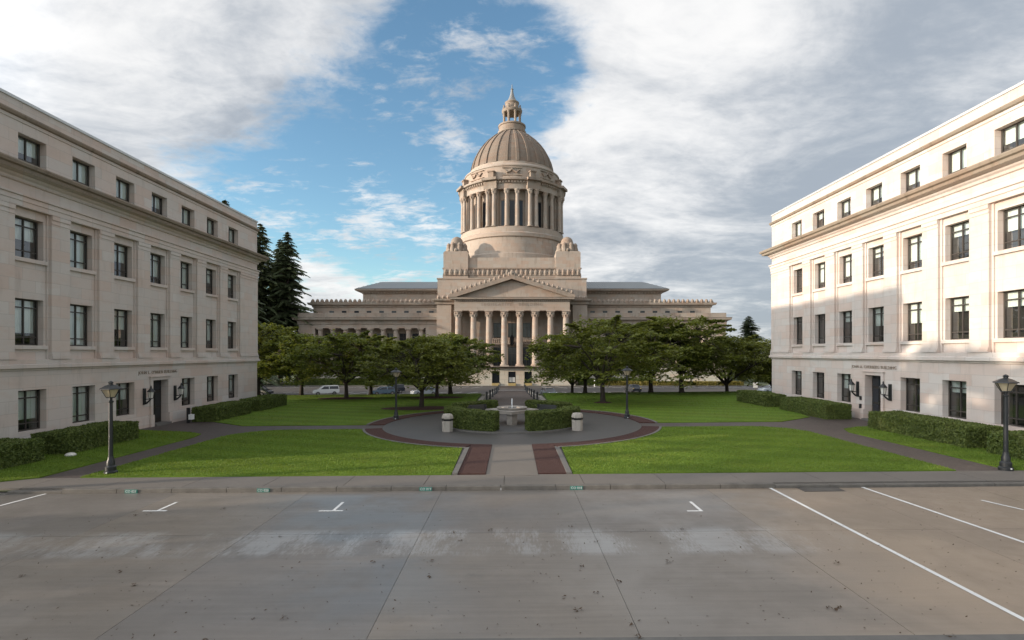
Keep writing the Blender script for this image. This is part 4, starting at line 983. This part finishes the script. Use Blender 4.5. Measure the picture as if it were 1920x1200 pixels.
def arc_hedge(a0, a1, r0, r1, label, seed):
    n = max(5, int((a1 - a0) * r1 / .35)); h = 1.14; zb = .1; q = []
    P = lambda r, a, z: (r * math.cos(a), r * math.sin(a), z)
    for i in range(n):
        a, b = a0 + (a1 - a0) * i / n, a0 + (a1 - a0) * (i + 1) / n
        q += [(P(r1, a, 0), P(r1, b, 0), P(r1, b, h), P(r1, a, h)), (P(r0, b, 0), P(r0, a, 0), P(r0, a, h), P(r0, b, h)), (P(r1, a, h), P(r1, b, h), P(r0, b, h), P(r0, a, h))]
    q += [(P(r0, a0, 0), P(r1, a0, 0), P(r1, a0, h), P(r0, a0, h)), (P(r1, a1, 0), P(r0, a1, 0), P(r0, a1, h), P(r1, a1, h))]
    e = tag(empty('curved_hedge', (0, YC, zb)), label, 'hedge', 'curved hedges round the fountain')
    me = hedge_mesh('f', q, 'hedge_leaf', 900, .045, seed); me.materials.append(MATS['hedge_leaf']); ob('foliage', me, e)
    m = MB(); pr = [(r0 + .05, 0), (r1 - .05, 0), (r1 - .05, h - .05), (r0 + .05, h - .05), (r0 + .05, 0)]; m.lathe(pr, n, (0, 0, 0), 0, a0 + .01, a1 - .01, cap=False)
    for a in (a0 + .012, a1 - .012): m.quad(*[P(r, a, z) for r, z in pr[:4]])
    m.build('core', 'hedge_leaf', e)
g0 = .235
arc_hedge(math.pi + .10, 1.5 * math.pi - g0, 3.55, 4.66, 'curved hedge left of the fountain, nearer the road', 1)
arc_hedge(1.5 * math.pi + g0, 2 * math.pi - .10, 3.55, 4.66, 'curved hedge right of the fountain, nearer the road', 2)
arc_hedge(.5 * math.pi + g0 + .05, math.pi - .35, 3.7, 4.66, 'curved hedge left of the walk, behind the fountain', 3)
arc_hedge(.35, .5 * math.pi - g0 - .05, 3.7, 4.66, 'curved hedge right of the walk, behind the fountain', 4)

# ------------------------------------------------------------------ plaza furniture
def fountain():
    e = tag(empty('fountain', (0, YC, .09)), 'square stone fountain table with round basin and single water jet', 'fountain')
    q = 1.85
    MB().prism([(0, -q), (q, 0), (0, q), (-q, 0)], .72, .92).build('table_slab', 'fountain_stone', e)
    leg = MB().box(-.25, .25, -.25, .25, 0, .72).mesh('leg', 'fountain_stone')
    for x, y in ((0, -1.3), (1.3, 0), (0, 1.3), (-1.3, 0)): ob('leg', leg, e, (x, y, 0), R(45))
    b = MB().lathe([(.7, .92), (1.02, .95), (1.06, 1.06), (.96, 1.07), (.86, .99), (.1, .97)], 40).build('basin', 'fountain_stone', e, smooth=True)
    MB().lathe([(.01, 1.03), (.9, 1.03)], 32, cap=False).build('water', 'water', b)
    MB().lathe([(.025, 1.0), (.035, 1.25), (.04, 1.5), (.035, 1.62), (.008, 1.67)], 10).build('water_jet', 'water_jet', b, smooth=True)
fountain()
def bin_(x, y, label):
    e = tag(empty('litter_bin', (x, y, gz(x) + .014)), label, 'litter bin')
    MB().lathe([(.33, 0), (.34, .72), (.31, .73)], 6).build('bin_body', 'aggregate', e)
    MB().lathe([(.35, .68), (.365, .70), (.365, .80), (.33, .82)], 6).build('bin_bag', 'bin_bag', e)
    MB().lathe([(.355, .80), (.365, .86), (.345, .98), (.28, 1.09), (.0, 1.11)], 6).build('bin_lid', 'aggregate', e)
bin_(-4.05, 33.5, 'pale hexagonal concrete litter bin left of the fountain'); bin_(4.1, 33.5, 'pale hexagonal concrete litter bin right of the fountain')
def bench(x, y, rz, label):
    e = tag(empty('park_bench', (x, y, .1), rz), label, 'bench')
    s = MB().box(-.95, .95, -.045, .045, 0, .03).mesh('slat', 'black_metal')
    for i in range(4): ob('slat', s, e, (0, -.2 + i * .11, .45))
    for i in range(5):
        o = ob('slat', s, e, (0, .24 + i * .02, .53 + i * .105)); o.rotation_euler = (R(80), 0, 0)
    l = MB().box(-.03, .03, -.25, .3, 0, .06).box(-.03, .03, -.22, -.17, .06, .45).box(-.03, .03, .22, .28, .06, 1.0).mesh('leg', 'black_metal')
    for xx in (-.85, .85): ob('leg', l, e, (xx, 0, 0))
bench(-2.55, YC + 1.9, R(32), 'black slatted bench by the left rear hedge of the fountain'); bench(2.55, YC + 1.9, R(-32), 'black slatted bench by the right rear hedge of the fountain')
def lamp(x, y, label, zo=.05):
    e = tag(empty('street_lamp', (x, y, gz(x) + zo - .04)), label, 'street lamp', 'black post lamps round the plaza')
    MB().lathe([(.25, 0), (.25, .1), (.2, .14), (.2, .3), (.15, .36), (.15, .5), (.11, .62), (.1, .72)], 12).build('base', 'black_metal', e, smooth=True)
    MB().lathe([(.085, .7), (.07, 2.95), (.1, 2.98), (.1, 3.03), (.06, 3.06), (.06, 3.16)], 12).build('post', 'black_metal', e, smooth=True)
    h = MB().lathe([(.17, 3.16), (.17, 3.2)], 6); h.lathe([(.43, 3.52), (.42, 3.56), (.2, 3.68), (.08, 3.72), (.08, 3.76), (.11, 3.80), (.05, 3.85), (.01, 3.87)], 6)
    for i in range(6):
        a = i * math.pi / 3; h.tube([(.165 * math.cos(a), .165 * math.sin(a), 3.18), (.36 * math.cos(a), .36 * math.sin(a), 3.54)], [.014, .014], 4)
    h = h.build('lamp_hood', 'black_metal', e)
    MB().lathe([(.155, 3.2), (.335, 3.53)], 6).build('lamp_glass', 'lamp_glass', e)
    MB().box(-.03, .03, -.252, -.2, .06, .11).build('number_plate', 'notice_white', e)
lamp(-16.7, 22.2, 'black post lamp at the left front lawn corner, nearest left'); lamp(20.0, 21.6, 'black post lamp at the right picture edge, nearest right')
lamp(-8.65, 39.8, 'black post lamp at the back left of the plaza ring'); lamp(8.5, 39.4, 'black post lamp at the back right of the plaza ring')
bo = MB().lathe([(.13, 0), (.13, .08), (.1, .12), (.1, .9), (.13, .93), (.13, .98), (.08, 1.06), (.02, 1.1)], 10).mesh('bollard', 'black_metal', True)
for s, nm in ((-1, 'left'), (1, 'right')):
    for i in range(8):
        y = 55 + i * 8.4; tag(ob('bollard', bo, None, (s * 2.6, y, rz_(y))), 'black metal bollard of the %s row by the sloping walk, %s from the fountain' % (nm, ('first', 'second', 'third', 'fourth', 'fifth', 'sixth', 'seventh', 'last')[i]), 'bollard', 'bollards on the %s of the walk' % nm)
# wash of small things by the left building
tag(MB().lathe([(.22, 0), (.24, .06), (.16, .13), (.03, .16)], 12).build('ground_light', 'frost_glass', None, (-21.6, 26.1, gz(-21.6) + .05), True), 'small white dome-shaped light on grass before the left hedges', 'ground light')
def utility():
    e = tag(empty('utility_post', (-23.6, 38.9, gz(-23.6) + .0)), 'dark post with small white box by the left building door', 'post')
    MB().box(-.09, .09, -.09, .09, 0, 1.1).build('post', 'black_metal', e); MB().box(.09, .34, -.16, .16, .25, .62).build('white_box', 'notice_white', e)
utility()
for (zz, hh) in ((1.35, .28), (.75, .42)):
    pass
k = tag(MB().box(-.06, .0, -.09, .09, 0, .28).box(-.1, .0, -.07, .07, -.6, -.28).build('intercom', 'black_metal', None, (24.99, 38.2, 1.55)), 'small black intercom on the wall beside the right building door', 'intercom')
sx, sy = 36.5, 80
e = tag(empty('road_sign', (sx, sy, ZL)), 'small white sign on thin pole near the right building corner', 'sign')
MB().lathe([(.04, 0), (.04, 2.9)], 8).build('pole', 'kerb_stone', e); MB().box(-.32, .32, -.06, -.042, 2.1, 2.9).build('sign_plate', 'notice_white', e)
e = tag(empty('white_post', (18.0, 116.3, ZL)), 'plain white post by the kerb seen between the right tree trunks', 'post')
MB().lathe([(.11, 0), (.11, 1.75), (.05, 1.8)], 10).build('post', 'notice_white', e)

# cars
def car_mesh(suv):
    h = 1.65 if suv else 1.45; b = MB()
    side = [(-2.15, .35), (-2.2, .75), (-2.1, .95), (-1.75, 1.0), (1.0, .98), (1.9, .85), (2.15, .7), (2.2, .35)] if not suv else [(-2.15, .4), (-2.2, .9), (-2.1, 1.05), (1.0, 1.05), (2.0, .92), (2.2, .75), (2.2, .4)]
    def ext(poly, w0, w1=None):
        n = len(poly); w1 = w1 or w0; zm = max(z for _, z in poly); zn = min(z for _, z in poly); W_ = [w0 + (w1 - w0) * (z - zn) / (zm - zn) for _, z in poly]
        b.add([(x, -w, z) for (x, z), w in zip(poly, W_)] + [(x, w, z) for (x, z), w in zip(poly, W_)], [tuple(range(n)), tuple(range(2 * n - 1, n - 1, -1))] + [(i, (i + 1) % n, n + (i + 1) % n, n + i) for i in range(n)])
    ext(side, .88, .84)
    top = [(-1.35, h - .02), (-1.0, h), (.1, h), (.35, h - .06), (.3, h - .1), (-1.4, h - .08)] if not suv else [(-2.0, h - .03), (-1.6, h), (.1, h), (.35, h - .06), (.3, h - .1), (-2.05, h - .1)]
    ext(top, .66, .62)
    bz = side[3][1]
    for xb, xt in (((-1.85, -1.38), (1.05, .32), (-.5, -.5)) if not suv else ((-2.1, -2.0), (1.05, .32), (-.5, -.5))):
        for s in (-1, 1): b.tube([(xb, s * .82, bz - .03), (xt, s * .65, h - .07)], [.045, .04], 5)
    body = b
    g = MB(); xr, xf, tr_, tf = (-1.8, 1.02, -1.36, .3) if not suv else (-2.08, 1.02, -1.98, .3)
    g.add([(xr, -.8, bz - .02), (xf, -.8, bz - .02), (tf, -.63, h - .09), (tr_, -.63, h - .09), (xr, .8, bz - .02), (xf, .8, bz - .02), (tf, .63, h - .09), (tr_, .63, h - .09)], [(0, 1, 2, 3), (4, 5, 6, 7), (1, 5, 6, 2), (0, 4, 7, 3)])
    return body, g
wheel = MB().lathe([(.18, -.1), (.33, -.1), (.33, .1), (.18, .1)], 16).mesh('wheel', 'tyre'); rim = MB().lathe([(.0, .105), (.2, .11), (.2, -.11), (0, -.105)], 12).mesh('rim', 'chrome')
hl = MB().lathe([(.0, .06), (.11, .03), (.12, 0)], 8).mesh('headlight', 'frost_glass'); tlm = MB().box(-.03, .03, -.12, .12, -.08, .08).mesh('tail_light', 'yellow_paint')
CB = {}
def car(x, y, rz, paint, suv, label, z=ZL):
    e = tag(empty('parked_car', (x, y, z), rz), label, 'car', 'cars parked in the lot')
    if (suv, paint) not in CB:
        b, g = car_mesh(suv); CB[suv, paint] = (b.mesh('body', paint), g.mesh('windows', 'dark_glass'))
    ob('body', CB[suv, paint][0], e); ob('windows', CB[suv, paint][1], e)
    for wx in (-1.35, 1.35):
        for s in (-1, 1):
            w = ob('wheel', wheel, e, (wx, s * .8, .33)); w.rotation_euler = (R(90), 0, 0); ob('rim', rim, w)
    for s in (-1, 1):
        q = ob('headlight', hl, e, (2.13, s * .62, .72)); q.rotation_euler = (0, R(90), 0); ob('tail_light', tlm, e, (-2.19, s * .7, .82))
Yc_ = 93.
def cx_(px, y): return (px - 960) * y / FPX
car(cx_(611, 93), 93, R(204), 'paint_car_white', True, 'white estate car behind the left lawn edge, farthest left but one')
car(cx_(719, 93), 93, R(207), 'paint_car_blue', False, 'blue-grey car in the lot left of the left far lamp')
car(cx_(736, 97), 96.5, R(207), 'paint_car_dark', True, 'dark car half hidden behind the blue-grey car, beside the lamp post')
car(cx_(795, 92), 92, R(210), 'paint_car_silver', False, 'pale silver-blue car behind the small left tree')
car(cx_(1029, 90), 90, R(-75), 'paint_car_grey', False, 'grey-blue car facing the road at the right of the bollards')
car(cx_(1186, 100), 100, R(100), 'paint_car_dark', False, 'dark car seen from behind beside the right far lamp')
car(cx_(1446, 97), 97, R(190), 'paint_car_silver', False, 'silver car with bright headlights partly hidden by the right building')
car(cx_(487, 92), 92, R(-20), 'paint_car_dark', True, 'dark car partly hidden by the left building corner')

# fallen leaves and twigs on the road
def litter():
    rg = np.random.default_rng(9); n = 1100; V = []
    x = rg.uniform(-16, 19, n); y = rg.uniform(8.2, 19.3, n) ; y = 8.2 + (y - 8.2) * rg.random(n) ** .4
    for i in range(n):
        k = 1 if rg.random() < .955 else int(rg.integers(5, 9))
        for j in range(k):
            s = rg.uniform(.01, .034) if k == 1 else rg.uniform(.016, .05); a = rg.uniform(0, 6.28); e = rg.uniform(.25, .6)
            px, py = x[i] + (rg.normal(0, .035) if k > 1 else 0), y[i] + (rg.normal(0, .035) if k > 1 else 0); z = gz(px) - .131 + j * .006
            t = np.array([math.cos(a), math.sin(a), rg.uniform(-.1, .3)]) * s; b = np.array([-math.sin(a), math.cos(a), rg.uniform(-.1, .4)]) * s * e; c = np.array([px, py, z])
            V += [c - t, c - b, c + t + np.array([0, 0, .01]), c + b]
    me = tri_mesh('fallen_leaves', np.array(V), 4); me.materials.append(simple('dry_leaf', (.06, .035, .018), .9, var=.6, scale=8)); o = ob('fallen_leaves', me); o['kind'] = 'stuff'; o['label'] = 'scattered dry leaves and twigs on the concrete road'
litter()
